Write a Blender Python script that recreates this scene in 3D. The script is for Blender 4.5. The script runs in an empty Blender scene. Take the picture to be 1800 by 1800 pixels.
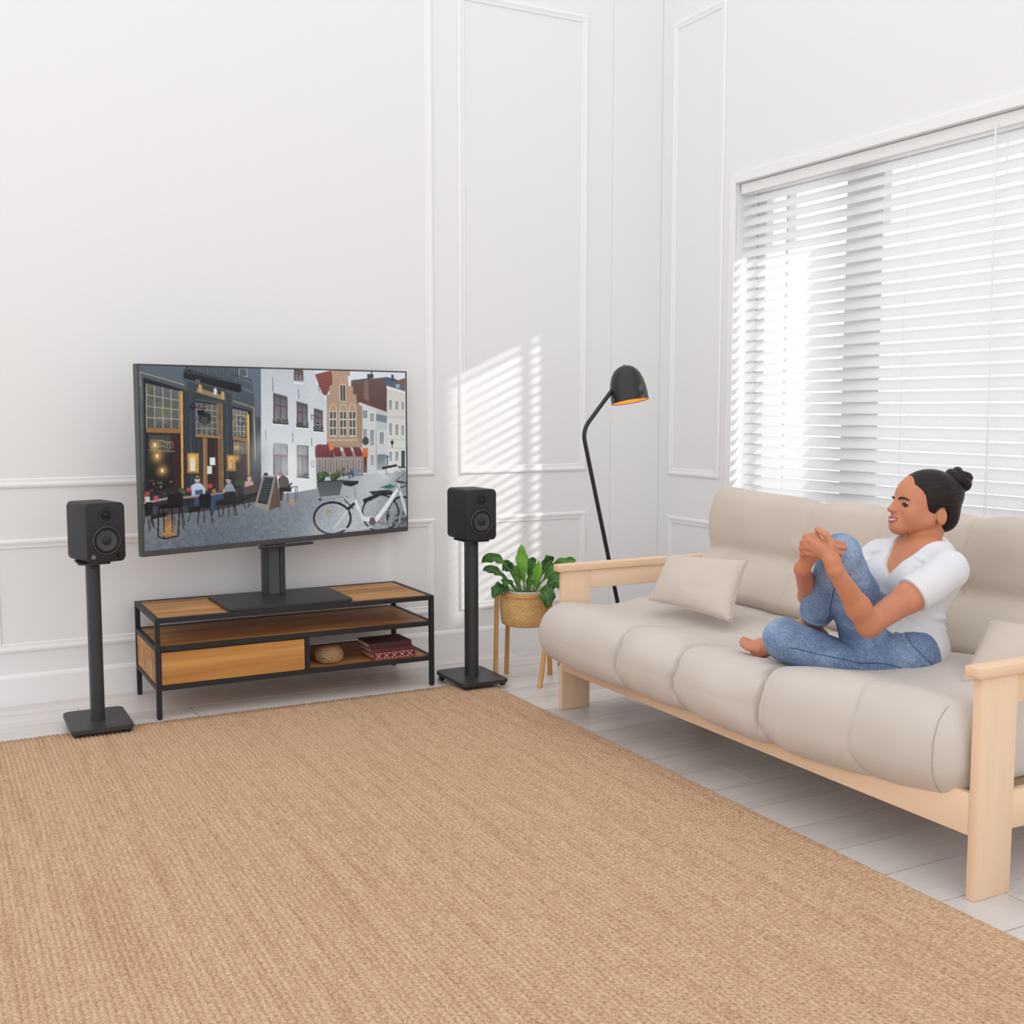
import bpy, bmesh, math, random
import numpy as np
from mathutils import Vector, Matrix, noise
R = math.radians
rng = random.Random(7)
scene = bpy.context.scene
COL = scene.collection

# ------------------------------------------------------------------ camera, sky, sun, exposure
cam_data = bpy.data.cameras.new('camera'); cam = bpy.data.objects.new('camera', cam_data)
COL.objects.link(cam); scene.camera = cam
cam_data.sensor_width = 36.0; cam_data.lens = 36.0*1962/1800; cam_data.clip_start = 0.05
cam.location = (0, 0, 1.25)
cam.rotation_euler = (R(90)-math.atan(184/1962), 0, R(-28))

world = bpy.data.worlds.new('daylight'); scene.world = world; world.use_nodes = True
wn = world.node_tree.nodes; wl = world.node_tree.links
wn['Background'].inputs[0].default_value = (0.985, 0.99, 1.0, 1)
wn['Background'].inputs[1].default_value = 1.41

sun_data = bpy.data.lights.new('sun', 'SUN'); sun = bpy.data.objects.new('sun', sun_data); COL.objects.link(sun)
sun_data.energy = 4.0; sun_data.angle = R(1.6); sun_data.color = (1.0, 0.985, 0.96)
SUN = Vector((-0.763, 0.66, -0.36)).normalized()
sun.rotation_euler = SUN.to_track_quat('-Z', 'Y').to_euler()
sun.location = (8, 0, 5)

vs = scene.view_settings
vs.view_transform = 'Standard'; vs.look = 'None'; vs.exposure = 0.0; vs.gamma = 1.0; vs.use_curve_mapping = False

# ------------------------------------------------------------------ helpers: objects
def tag(o, label=None, cat=None, group=None, kind=None):
    if label: o['label'] = label
    if cat: o['category'] = cat
    if group: o['group'] = group
    if kind: o['kind'] = kind
    return o
def empty(name, loc=(0, 0, 0), rz=0.0, label=None, cat=None, group=None):
    o = bpy.data.objects.new(name, None); COL.objects.link(o)
    o.location = loc; o.rotation_euler = (0, 0, rz); o.empty_display_size = 0.1
    return tag(o, label, cat, group)
def link(name, me, mat=None, parent=None, loc=None, smooth=False):
    if mat is not None and not me.materials: me.materials.append(mat)
    o = bpy.data.objects.new(name, me); COL.objects.link(o)
    if parent is not None: o.parent = parent
    if loc is not None: o.location = loc
    if smooth: me.polygons.foreach_set('use_smooth', [True]*len(me.polygons))
    return o
def pydata(name, v, f, mat=None, parent=None, smooth=False, loc=None):
    me = bpy.data.meshes.new(name); me.from_pydata([tuple(map(float, p)) for p in v], [], [tuple(map(int, q)) for q in f]); me.update()
    return link(name, me, mat, parent, loc, smooth)
def npmesh(name, v, q, mat=None, parent=None, smooth=True, loc=None):
    v = np.asarray(v, np.float32); q = np.asarray(q, np.int32); n = q.shape[1]
    me = bpy.data.meshes.new(name)
    me.vertices.add(len(v)); me.vertices.foreach_set('co', v.ravel())
    me.loops.add(q.size); me.loops.foreach_set('vertex_index', q.ravel())
    me.polygons.add(len(q)); me.polygons.foreach_set('loop_start', np.arange(0, q.size, n, dtype=np.int32))
    me.update(calc_edges=True); me.validate()
    if smooth: me.polygons.foreach_set('use_smooth', np.ones(len(me.polygons), bool))
    return link(name, me, mat, parent, loc)
def grid_quads(nu, nv, cu=False, cv=False):
    i = np.arange(nu if cu else nu-1); j = np.arange(nv if cv else nv-1)
    I, J = np.meshgrid(i, j, indexing='ij'); I2 = (I+1) % nu; J2 = (J+1) % nv
    return np.stack([I*nv+J, I2*nv+J, I2*nv+J2, I*nv+J2], -1).reshape(-1, 4)
class MB:
    """collects shapes into one mesh"""
    def __init__(s): s.bm = bmesh.new()
    def box(s, a, b, bev=0.0, seg=2, rot=None, at=None):
        a = Vector(a); b = Vector(b); c = (a+b)/2; d = b-a
        t = bmesh.new(); bmesh.ops.create_cube(t, size=1.0)
        for v in t.verts: v.co = Vector((v.co.x*d.x, v.co.y*d.y, v.co.z*d.z))
        if bev > 0: bmesh.ops.bevel(t, geom=list(t.edges), offset=bev, segments=seg, affect='EDGES', profile=0.5)
        if rot is not None:
            for v in t.verts: v.co = rot @ v.co
        for v in t.verts: v.co += c
        return s.add(t)
    def add(s, t):
        me = bpy.data.meshes.new('tmp'); t.to_mesh(me); t.free(); s.bm.from_mesh(me); bpy.data.meshes.remove(me); return s
    def tube(s, pts, rad, n=10, cap=True, flat=1.0, upv=None):
        pts = [Vector(p) for p in pts]; m = len(pts)
        if not hasattr(rad, '__len__'): rad = [rad]*m
        rings = []; prev = None
        for i, p in enumerate(pts):
            t = (pts[min(i+1, m-1)]-pts[max(i-1, 0)]).normalized()
            if prev is None:
                a = Vector(upv) if upv else (Vector((0, 0, 1)) if abs(t.z) < 0.9 else Vector((1, 0, 0)))
                x = (a - t*a.dot(t)).normalized()
            else: x = (prev - t*prev.dot(t)).normalized()
            y = t.cross(x); prev = x
            rings.append([s.bm.verts.new(p + (x*math.cos(2*math.pi*k/n)*flat + y*math.sin(2*math.pi*k/n))*rad[i]) for k in range(n)])
        for i in range(m-1):
            for k in range(n):
                s.bm.faces.new((rings[i][k], rings[i][(k+1) % n], rings[i+1][(k+1) % n], rings[i+1][k]))
        if cap:
            s.bm.faces.new(rings[0][::-1]); s.bm.faces.new(rings[-1])
        return s
    def lathe(s, prof, n=32, M=None, cap0=False, cap1=False):
        M = M or Matrix.Identity(4); rings = []
        for r, z in prof:
            rings.append([s.bm.verts.new(M @ Vector((r*math.cos(2*math.pi*k/n), r*math.sin(2*math.pi*k/n), z))) for k in range(n)])
        for i in range(len(prof)-1):
            for k in range(n):
                s.bm.faces.new((rings[i][k], rings[i][(k+1) % n], rings[i+1][(k+1) % n], rings[i+1][k]))
        if cap0: s.bm.faces.new(rings[0][::-1])
        if cap1: s.bm.faces.new(rings[-1])
        return s
    def prism(s, poly, z0, z1, M=None, bev=0.0):
        M = M or Matrix.Identity(4); t = bmesh.new()
        lo = [t.verts.new((x, y, z0)) for x, y in poly]; hi = [t.verts.new((x, y, z1)) for x, y in poly]
        n = len(poly); t.faces.new(lo[::-1]); t.faces.new(hi)
        es = []
        for k in range(n): t.faces.new((lo[k], lo[(k+1) % n], hi[(k+1) % n], hi[k]))
        if bev > 0:
            es = [e for e in t.edges if abs(e.verts[0].co.z-e.verts[1].co.z) < 1e-7]
            bmesh.ops.bevel(t, geom=es, offset=bev, segments=2, affect='EDGES', profile=0.5)
        for v in t.verts: v.co = M @ v.co
        return s.add(t)
    def mesh(s, name):
        bmesh.ops.recalc_face_normals(s.bm, faces=s.bm.faces)
        me = bpy.data.meshes.new(name); s.bm.to_mesh(me); s.bm.free(); return me
    def build(s, name, mat, parent=None, smooth=None, loc=None):
        me = s.mesh(name); o = link(name, me, mat, parent, loc)
        if smooth is not None:
            me.polygons.foreach_set('use_smooth', [True]*len(me.polygons)); me.set_sharp_from_angle(angle=R(smooth))
        return o
def rrect(w, h, r, n=6, cx=0, cy=0):
    out = []
    for (sx, sy, a0) in ((1, 1, 0), (-1, 1, 90), (-1, -1, 180), (1, -1, 270)):
        for k in range(n+1):
            a = R(a0+90*k/n); out.append((cx+sx*(w/2-r)+r*math.cos(a), cy+sy*(h/2-r)+r*math.sin(a)))
    return out

# ------------------------------------------------------------------ helpers: materials
def srgb(r, g, b):
    f = lambda c: (c/255/12.92) if c/255 <= 0.04045 else ((c/255+0.055)/1.055)**2.4
    return (f(r), f(g), f(b), 1)
class Mat:
    def __init__(s, name, col=(0.8, 0.8, 0.8, 1), rough=0.5, spec=0.4, metal=0.0):
        s.m = bpy.data.materials.new(name); s.m.use_nodes = True; s.n = s.m.node_tree.nodes; s.l = s.m.node_tree.links
        s.b = s.n['Principled BSDF']; s.b.inputs['Base Color'].default_value = col
        s.b.inputs['Roughness'].default_value = rough; s.b.inputs['Specular IOR Level'].default_value = spec; s.b.inputs['Metallic'].default_value = metal
    def node(s, t, **kw):
        n = s.n.new(t)
        for k, v in kw.items():
            if k in n.inputs: n.inputs[k].default_value = v
            else: setattr(n, k, v)
        return n
    def coords(s, scale=(1, 1, 1), kind='Object', rot=(0, 0, 0)):
        c = s.node('ShaderNodeTexCoord'); m = s.node('ShaderNodeMapping')
        m.inputs['Scale'].default_value = scale; m.inputs['Rotation'].default_value = rot
        s.l.new(c.outputs[kind], m.inputs[0]); return m.outputs[0]
    def noise(s, vec, scale=5, detail=4, rough=0.5, dist=0.0):
        n = s.node('ShaderNodeTexNoise', Scale=scale, Detail=detail, Roughness=rough, Distortion=dist); s.l.new(vec, n.inputs['Vector']); return n.outputs['Fac']
    def ramp(s, fac, stops):
        r = s.node('ShaderNodeValToRGB'); e = r.color_ramp.elements
        while len(e) < len(stops): e.new(0.5)
        for k, (p, c) in enumerate(stops): e[k].position = p; e[k].color = c
        s.l.new(fac, r.inputs[0]); return r.outputs[0]
    def mix(s, fac, a, b, mode='MIX'):
        m = s.node('ShaderNodeMix', data_type='RGBA', blend_type=mode)
        for sock, val in ((m.inputs[0], fac), (m.inputs[6], a), (m.inputs[7], b)):
            if hasattr(val, 'links') or isinstance(val, bpy.types.NodeSocket): s.l.new(val, sock)
            else: sock.default_value = val
        return m.outputs[2]
    def bump(s, h, strength=0.3, dist=0.01, prev=None):
        b = s.node('ShaderNodeBump', Strength=strength, Distance=dist); s.l.new(h, b.inputs['Height'])
        if prev is not None: s.l.new(prev, b.inputs['Normal'])
        s.l.new(b.outputs[0], s.b.inputs['Normal']); return b.outputs[0]
    def color(s, c): s.l.new(c, s.b.inputs['Base Color'])

def wood(name, stops, axis=0, sc=1.0, rough=0.5, bump=0.08, spec=0.3, objrand=False):
    m = Mat(name, rough=rough, spec=spec)
    st = [34, 34, 34]; st[axis] = 2.0
    v = m.coords(tuple(k*sc for k in st))
    if objrand:
        oi = m.node('ShaderNodeObjectInfo'); a = m.node('ShaderNodeVectorMath', operation='MULTIPLY_ADD')
        mm = m.node('ShaderNodeVectorMath', operation='SCALE'); mm.inputs[0].default_value = (31, 17, 23); m.l.new(oi.outputs['Random'], mm.inputs['Scale'])
        a.operation = 'ADD'; m.l.new(v, a.inputs[0]); m.l.new(mm.outputs[0], a.inputs[1]); v = a.outputs[0]
    n1 = m.noise(v, 1.0, 5, 0.62, 0.6)
    n2 = m.noise(v, 0.22, 3, 0.5, 1.2)
    mx = m.node('ShaderNodeMath', operation='MULTIPLY_ADD'); m.l.new(n2, mx.inputs[0]); mx.inputs[1].default_value = 0.6; 
    sc2 = m.node('ShaderNodeMath', operation='MULTIPLY'); m.l.new(n1, sc2.inputs[0]); sc2.inputs[1].default_value = 0.45; m.l.new(sc2.outputs[0], mx.inputs[2])
    c = m.ramp(mx.outputs[0], stops)
    if objrand:
        hv = m.node('ShaderNodeHueSaturation'); mr = m.node('ShaderNodeMapRange'); m.l.new(oi.outputs['Random'], mr.inputs[0]); mr.inputs[3].default_value = 0.93; mr.inputs[4].default_value = 1.06
        m.l.new(mr.outputs[0], hv.inputs['Value']); m.l.new(c, hv.inputs['Color']); c = hv.outputs[0]
    m.color(c); m.bump(n1, bump, 0.002); return m.m

M = {}
M['wall'] = (lambda m: (m.bump(m.noise(m.coords((60, 60, 60)), 1, 3), 0.03, 0.002), m.m)[1])(Mat('white_wall_paint', (0.80, 0.797, 0.80, 1), 0.75, 0.2))
M['trim'] = Mat('white_trim_paint', (0.83, 0.825, 0.825, 1), 0.55, 0.3).m
M['ceil'] = Mat('ceiling_paint', (0.82, 0.82, 0.82, 1), 0.9, 0.1).m
M['floor'] = wood('pale_grey_floor_wood', [(0.25, srgb(194, 186, 180)), (0.5, srgb(216, 210, 206)), (0.75, srgb(228, 223, 219))], 0, 0.55, 0.34, 0.05, 0.45, True)
M['gap'] = Mat('dark_joint', srgb(112, 104, 100), 0.9, 0.1).m
PINE = [(0.28, srgb(214, 176, 142)), (0.5, srgb(229, 196, 164)), (0.72, srgb(238, 210, 182))]
for ax, nm in enumerate('xyz'): M['pine_'+nm] = wood('pale_pine_'+nm, PINE, ax, 0.55, 0.5, 0.05)
OAK = [(0.34, srgb(120, 76, 38)), (0.45, srgb(166, 112, 62)), (0.56, srgb(192, 138, 82)), (0.70, srgb(214, 162, 104))]
M['oak'] = wood('honey_oak', OAK, 0, 1.5, 0.5, 0.1)
OAK2 = [(0.32, srgb(146, 94, 44)), (0.45, srgb(176, 122, 64)), (0.58, srgb(194, 140, 78)), (0.72, srgb(214, 164, 100))]
M['oak2'] = wood('honey_oak_drawer', OAK2, 0, 0.9, 0.5, 0.06)
M['black'] = Mat('black_metal', srgb(36, 36, 38), 0.5, 0.35).m
M['char'] = Mat('charcoal_metal', srgb(54, 55, 57), 0.45, 0.35).m
M['spk'] = Mat('matte_black_speaker', srgb(43, 43, 44), 0.55, 0.3).m
M['spkdark'] = Mat('speaker_driver_black', srgb(30, 30, 31), 0.5, 0.3).m
M['cone'] = Mat('speaker_cone', srgb(64, 64, 66), 0.38, 0.45).m
M['badge'] = Mat('badge_grey', srgb(96, 97, 99), 0.4, 0.5).m
M['lampblk'] = Mat('satin_black_lamp', srgb(28, 28, 28), 0.36, 0.5).m
M['gold'] = Mat('gold_lining', srgb(246, 188, 92), 0.35, 0.5, 0.25).m
def fabric(name, col, sc=900, bump=0.12, var=0.05):
    m = Mat(name, col, 0.92, 0.12)
    v = m.coords((1, 1, 1)); w = m.noise(v, sc*0.35, 2, 0.6)
    n = m.noise(v, 3.5, 3, 0.5)
    lo = tuple(c*(1-var) for c in col[:3])+(1,); hi = tuple(min(1, c*(1+var)) for c in col[:3])+(1,)
    c = m.ramp(n, [(0.3, lo), (0.7, hi)]); c = m.mix(0.12, c, m.ramp(w, [(0.3, tuple(x*0.7 for x in col[:3])+(1,)), (0.7, hi)]))
    m.color(c); m.bump(w, bump, 0.001)
    m.b.inputs['Sheen Weight'].default_value = 0.15
    return m.m
M['linen'] = fabric('beige_linen', srgb(203, 194, 186))
M['linen2'] = fabric('beige_linen_cushion', srgb(204, 191, 179))
M['seam'] = Mat('linen_seam', srgb(178, 166, 152), 0.9, 0.1).m
M['green'] = None

# ------------------------------------------------------------------ room shell
BW = 5.06      # back wall plane
RW = 3.60      # window wall plane
XL, YN, ZC = -2.2, -1.6, 6.0
WY0, WY1, WZ0, WZ1 = 0.9, 4.42, 0.72, 2.34     # window opening
o = MB().box((XL-0.2, BW, -0.1), (RW+0.2, BW+0.18, ZC)).build('wall_back', M['wall']); wall_back = tag(o, 'white panelled wall behind the television', 'wall', kind='structure')
w = MB(); w.box((RW, WY1, -0.1), (RW+0.2, BW, ZC)).box((RW, YN, -0.1), (RW+0.2, WY0, ZC)).box((RW, WY0, -0.1), (RW+0.2, WY1, WZ0)).box((RW, WY0, WZ1), (RW+0.2, WY1, ZC))
wall_right = tag(w.build('wall_right', M['wall']), 'white panelled wall with the wide window', 'wall', kind='structure')
tag(MB().box((3.29, BW-0.008, 0.0), (RW-0.0005, BW-0.0005, ZC-0.001), 0.002).build('trim_1', M['wall']), 'flat white pilaster in the room corner', 'trim', kind='structure')

# floor: planks along X, each its own child
floor = MB().box((XL-0.2, YN, -0.1), (RW, BW, -0.006)).build('floor', M['gap']); tag(floor, 'pale grey wood plank floor', 'floor', kind='structure')
PW, PL = 0.186, 1.26
plank_me = {}
def plank(x0, x1, y0, y1):
    key = (round(x1-x0, 3), round(y1-y0, 3))
    if key not in plank_me:
        me = MB().box((-key[0]/2+0.0018, -key[1]/2+0.0018, -0.006), (key[0]/2-0.0018, key[1]/2-0.0018, 0.0), 0.0, 1).mesh('plank'); me.materials.append(M['floor']); plank_me[key] = me
    link('plank', plank_me[key], None, floor, ((x0+x1)/2, (y0+y1)/2, 0))
y = BW; row = 0
while y > -1.5:
    y0 = max(y-PW, -1.6); off = [0.0, 0.42, 0.84, 0.21, 0.63, 1.05][row % 6]
    x = -2.4+off-PL
    while x < RW:
        a, b = max(x, -2.4), min(x+PL, RW)
        if b-a > 0.06: plank(a, b, y0, y)
        x += PL
    y = y0; row += 1

# baseboards and panel mouldings
def base_profile():
    return [(0, 0), (0.016, 0), (0.016, 0.115), (0.012, 0.124), (0.006, 0.130), (0, 0.131)]
def extrude_profile(prof, p0, p1, nrm):
    v = []; f = []; n = len(prof)
    for p in (p0, p1):
        for d, h in prof: v.append((p[0]+nrm[0]*d, p[1]+nrm[1]*d, p[2]+h))
    for k in range(n): f.append((k, (k+1) % n, n+(k+1) % n, n+k))
    f.append(tuple(range(n))[::-1]); f.append(tuple(range(n, 2*n)))
    return v, f
v, f = extrude_profile(base_profile(), (XL-0.2, BW-0.0005, 0), (3.288, BW-0.0005, 0), (0, -1))
tag(pydata('baseboard_back', v, f, M['trim']), 'white baseboard along the back wall', 'baseboard', kind='structure')
v, f = extrude_profile(base_profile(), (RW-0.0005, BW-0.02, 0), (RW-0.0005, YN, 0), (-1, 0))
tag(pydata('baseboard_right', v, f, M['trim']), 'white baseboard below the window', 'baseboard', kind='structure')
def panel_moulding(parent, O, U, N, u0, u1, z0, z1):
    # picture frame moulding: stepped profile swept round a rectangle; U runs along the wall, N out of it
    prof = [(0, 0.0), (0.0, 0.0045), (0.006, 0.009), (0.014, 0.010), (0.020, 0.0075), (0.026, 0.0055), (0.036, 0.005), (0.040, 0.0)]
    v = []; f = []; n = len(prof); O = Vector(O); U = Vector(U); N = Vector(N); Z = Vector((0, 0, 1))
    for (cu, cz, su, sz) in ((u0, z0, 1, 1), (u1, z0, -1, 1), (u1, z1, -1, -1), (u0, z1, 1, -1)):
        for d, h in prof: v.append(O+U*(cu+su*d)+Z*(cz+sz*d)+N*(h+0.0004))
    for k in range(4):
        for j in range(n-1): f.append((k*n+j, ((k+1) % 4)*n+j, ((k+1) % 4)*n+j+1, k*n+j+1))
    pydata('panel_moulding', v, f, M['trim'], parent)
for (u0, u1) in ((-1.85, 0.10), (0.235, 2.255), (2.39, 3.135)):
    panel_moulding(wall_back, (0, BW, 0), (1, 0, 0), (0, -1, 0), u0, u1, 0.915, 3.25)
    panel_moulding(wall_back, (0, BW, 0), (1, 0, 0), (0, -1, 0), u0, u1, 0.222, 0.700)
panel_moulding(wall_right, (RW, 0, 0), (0, 1, 0), (-1, 0, 0), 4.52, 4.955, 0.885, 3.25)
panel_moulding(wall_right, (RW, 0, 0), (0, 1, 0), (-1, 0, 0), 4.50, 4.955, 0.222, 0.665)

# window with frame, mullions, panes; white casing strip round the opening
win = empty('window_1', (RW+0.16, (WY0+WY1)/2, WZ0)); tag(win, 'wide white framed window behind the blind', 'window', kind='structure')
def wpart(name, mat, a, b, bev=0.003):
    L = Vector(win.location); return MB().box(Vector(a)-L, Vector(b)-L, bev, 1).build(name, mat, win)
X0, X1 = RW+0.135, RW+0.185
wpart('window_frame', M['trim'], (X0, WY1-0.06, WZ0+0.001), (X1, WY1-0.001, WZ1-0.001)); wpart('window_frame', M['trim'], (X0, WY0+0.001, WZ0+0.001), (X1, WY0+0.06, WZ1-0.001))
wpart('window_frame', M['trim'], (X0, WY0+0.06, WZ0+0.001), (X1, WY1-0.06, WZ0+0.06)); wpart('window_frame', M['trim'], (X0, WY0+0.06, WZ1-0.06), (X1, WY1-0.06, WZ1-0.001))
glass = Mat('window_glass'); g = glass
tr = g.node('ShaderNodeBsdfTransparent'); gl = g.node('ShaderNodeBsdfGlossy', Roughness=0.05); mxs = g.node('ShaderNodeMixShader'); mxs.inputs[0].default_value = 0.04
g.l.new(tr.outputs[0], mxs.inputs[1]); g.l.new(gl.outputs[0], mxs.inputs[2]); g.l.new(mxs.outputs[0], g.n['Material Output'].inputs[0])
mull = [(4.196, 4.218), (3.60, 3.82), (2.62, 2.70), (1.75, 1.90)]
edges = [WY1-0.06]
for a, b in mull: wpart('mullion', M['trim'], (X0, a, WZ0+0.06), (X1, b, WZ1-0.06)); edges += [b, a]
edges.append(WY0+0.06)
for k in range(0, len(edges), 2): wpart('glass_pane', glass.m, (RW+0.155, edges[k+1]+0.0005, WZ0+0.0605), (RW+0.161, edges[k]-0.0005, WZ1-0.0605), 0)
sill = MB().box((RW-0.02, WY0-0.05, WZ0-0.025), (RW+0.0, WY1+0.03, WZ0+0.005), 0.004).build('trim_2', M['trim']); tag(sill, 'white window sill board', 'sill', kind='structure')
jb = MB().box((RW-0.012, WY1+0.001, WZ0+0.006), (RW-0.0004, WY1+0.045, WZ1+0.05), 0.003).box((RW-0.012, WY0-0.05, WZ1+0.001), (RW-0.0004, WY1+0.001, WZ1+0.05), 0.003)
tag(jb.build('trim_3', M['trim']), 'white casing round the window', 'trim', kind='structure')
# canopy added outside, out of view, to keep sun off the upper wall
tag(MB().box((RW+0.21, WY0-0.6, WZ1+0.06), (RW+0.95, BW+0.6, WZ1+0.11), 0.01).build('added_sun_canopy', M['trim']), 'added flat white canopy outside, shades the top of the window from the sun', 'sun blocker', kind='structure')

# wall added out of view: shades the window's near half from the low sun
nb = MB().box((6.0, -9.0, -3.0), (6.3, 1.42, 6.0), 0.02, 1).build('sun_blocking_wall', M['wall']); tag(nb, 'added white wall outside, keeps the low sun off part of the window', 'house', kind='structure')

# blind
blind = empty('window_blind', (RW+0.045, (WY0+WY1)/2, WZ0), 0, 'white horizontal slat blind covering the window behind the sofa', 'blind')
sl = Mat('white_blind_slat', (0.9, 0.9, 0.905, 1), 0.5, 0.3)
dif = sl.b; trl = sl.node('ShaderNodeBsdfTranslucent'); trl.inputs[0].default_value = (0.92, 0.92, 0.93, 1); ms = sl.node('ShaderNodeMixShader'); ms.inputs[0].default_value = 0.55
sl.l.new(dif.outputs[0], ms.inputs[1]); sl.l.new(trl.outputs[0], ms.inputs[2]); sl.l.new(ms.outputs[0], sl.n['Material Output'].inputs[0])
PITCH, SW = 0.0505, 0.054
TILT = R(52)
bl = WY1-WY0-0.02
prof = []
for k in range(7):
    t = -1+2*k/6; prof.append((t*SW/2, 0.0035*(1-t*t)))
v = []; f = []
for yy in (-bl/2, bl/2):
    for side in (0, 1):
        for (d, h) in prof:
            hh = h - side*0.0012
            v.append((d*math.cos(TILT)-hh*math.sin(TILT), yy, d*math.sin(TILT)+hh*math.cos(TILT)))
n = 7
for k in range(n-1):
    f.append((k, k+1, 2*n+k+1, 2*n+k)); f.append((n+k, 2*n+n+k, 2*n+n+k+1, n+k+1))
f += [(0, 2*n, 3*n, n), (n-1, 2*n-1, 4*n-1, 3*n-1)]
sme = bpy.data.meshes.new('slat'); sme.from_pydata(v, [], f); sme.update(); sme.materials.append(sl.m)
zs = 0.07
while zs < WZ1-WZ0-0.06:
    link('slat', sme, None, blind, (0, 0, zs)); zs += PITCH
MB().box((-0.028, -bl/2, 0.012), (0.028, bl/2, 0.034), 0.005).build('bottom_rail', M['trim'], blind)
MB().box((-0.03, -bl/2, WZ1-WZ0-0.052), (0.03, bl/2, WZ1-WZ0-0.002), 0.004).build('headrail', M['trim'], blind)
yc = (WY0+WY1)/2
cordm = Mat('blind_cord', (0.75, 0.75, 0.75, 1), 0.7).m
for yy in (4.30, 3.36, 2.93, 2.2, 1.3):
    MB().tube([(-0.026, yy-yc, 0.03), (-0.026, yy-yc, WZ1-WZ0-0.05)], 0.0011, 5).tube([(0.026, yy-yc, 0.03), (0.026, yy-yc, WZ1-WZ0-0.05)], 0.0011, 5).build('ladder_cord', cordm, blind)
MB().tube([(-0.045, 2.93-yc, WZ1-WZ0-0.03), (-0.05, 2.90-yc, 0.12)], 0.0035, 8).build('tilt_wand', M['trim'], blind)

# ------------------------------------------------------------------ rug: braided rows along Y
def make_rug():
    x0, x1, y0, y1 = -1.25, 2.225, 0.95, 4.455
    pw = 0.0158
    xs = np.arange(x0, x1, pw/5); ys = np.linspace(y0, y1, 70)
    nx, ny = len(xs), len(ys)
    row = np.floor((xs-x0)/pw).astype(int); ph = ((xs-x0)/pw) % 1.0
    h = 0.0105 + 0.0038*np.sqrt(np.clip(1-(2*ph-1)**2, 0, 1))
    rs = np.random.RandomState(3); jit = rs.rand(row.max()+2)
    V = np.zeros((nx, ny, 3)); 
    V[..., 0] = xs[:, None]; V[..., 1] = ys[None, :]; V[..., 2] = h[:, None]
    top = V[:, -1, :]; 
    endb = (jit[row]-0.5)*0.006 + 0.006*np.sqrt(np.clip(1-(2*ph-1)**2, 0, 1)) + 0.006*np.sin(xs*2.3)
    V[:, -1, 1] += endb; V[:, 0, 1] -= endb
    V[..., 0] += 0.004*np.sin(V[..., 1]*1.9+0.4)[...]*1.0
    V[..., 2] += 0.0012*np.sin(V[..., 1]*3.1+V[..., 0]*2.0)
    # skirt down to the floor
    bot = V.copy(); 
    loop = [(i, 0) for i in range(nx)]+[(nx-1, j) for j in range(1, ny)]+[(i, ny-1) for i in range(nx-2, -1, -1)]+[(0, j) for j in range(ny-2, 0, -1)]
    vv = V.reshape(-1, 3); q = grid_quads(nx, ny)
    ring = np.array([i*ny+j for i, j in loop]); low = vv[ring].copy(); low[:, 2] = 0.0008
    vs_ = np.vstack([vv, low]); b = len(vv); L = len(ring); k = np.arange(L)
    q2 = np.stack([ring, b+k, b+(k+1) % L, ring[(k+1) % L]], -1)
    m = Mat('jute_braid', rough=0.95, spec=0.08)
    co = m.node('ShaderNodeTexCoord')
    def mp(s, r=(0, 0, 0)):
        mm = m.node('ShaderNodeMapping'); mm.inputs['Scale'].default_value = s; mm.inputs['Rotation'].default_value = r; m.l.new(co.outputs['Object'], mm.inputs[0]); return mm.outputs[0]
    streak = m.noise(mp((30, 0.9, 1)), 1.0, 5, 0.7, 0.3)
    mid = m.noise(mp((50, 9, 1)), 1.0, 4, 0.6)
    fine = m.noise(mp((150, 90, 60)), 1.0, 3, 0.7)
    c1 = m.ramp(streak, [(0.34, srgb(166, 122, 88)), (0.47, srgb(198, 160, 126)), (0.56, srgb(214, 182, 150)), (0.68, srgb(190, 140, 102))])
    c2 = m.ramp(mid, [(0.3, srgb(168, 122, 88)), (0.55, srgb(208, 170, 136)), (0.75, srgb(224, 192, 160))])
    c3 = m.ramp(fine, [(0.36, srgb(120, 84, 58)), (0.50, srgb(204, 168, 136)), (0.64, srgb(240, 216, 190))])
    c = m.mix(0.4, c1, c2); c = m.mix(0.42, c, c3)
    # braid crossings: dashes along each row
    wv = m.node('ShaderNodeTexWave', wave_type='BANDS', bands_direction='DIAGONAL'); wv.inputs['Scale'].default_value = 1.0; wv.inputs['Distortion'].default_value = 2.5; wv.inputs['Detail'].default_value = 2
    m.l.new(mp((110, 40, 0)), wv.inputs['Vector'])
    c = m.mix(0.22, c, m.ramp(wv.outputs['Fac'], [(0.1, srgb(150, 106, 74)), (0.5, srgb(222, 188, 154))]))
    m.color(c); bn = m.bump(wv.outputs['Fac'], 0.5, 0.004); m.bump(fine, 0.5, 0.003, bn)
    o = npmesh('rug', vs_, np.vstack([q, q2]), m.m)
    tag(o, 'large tan jute rug of braided rows in front of the television', 'rug')
make_rug()

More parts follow.
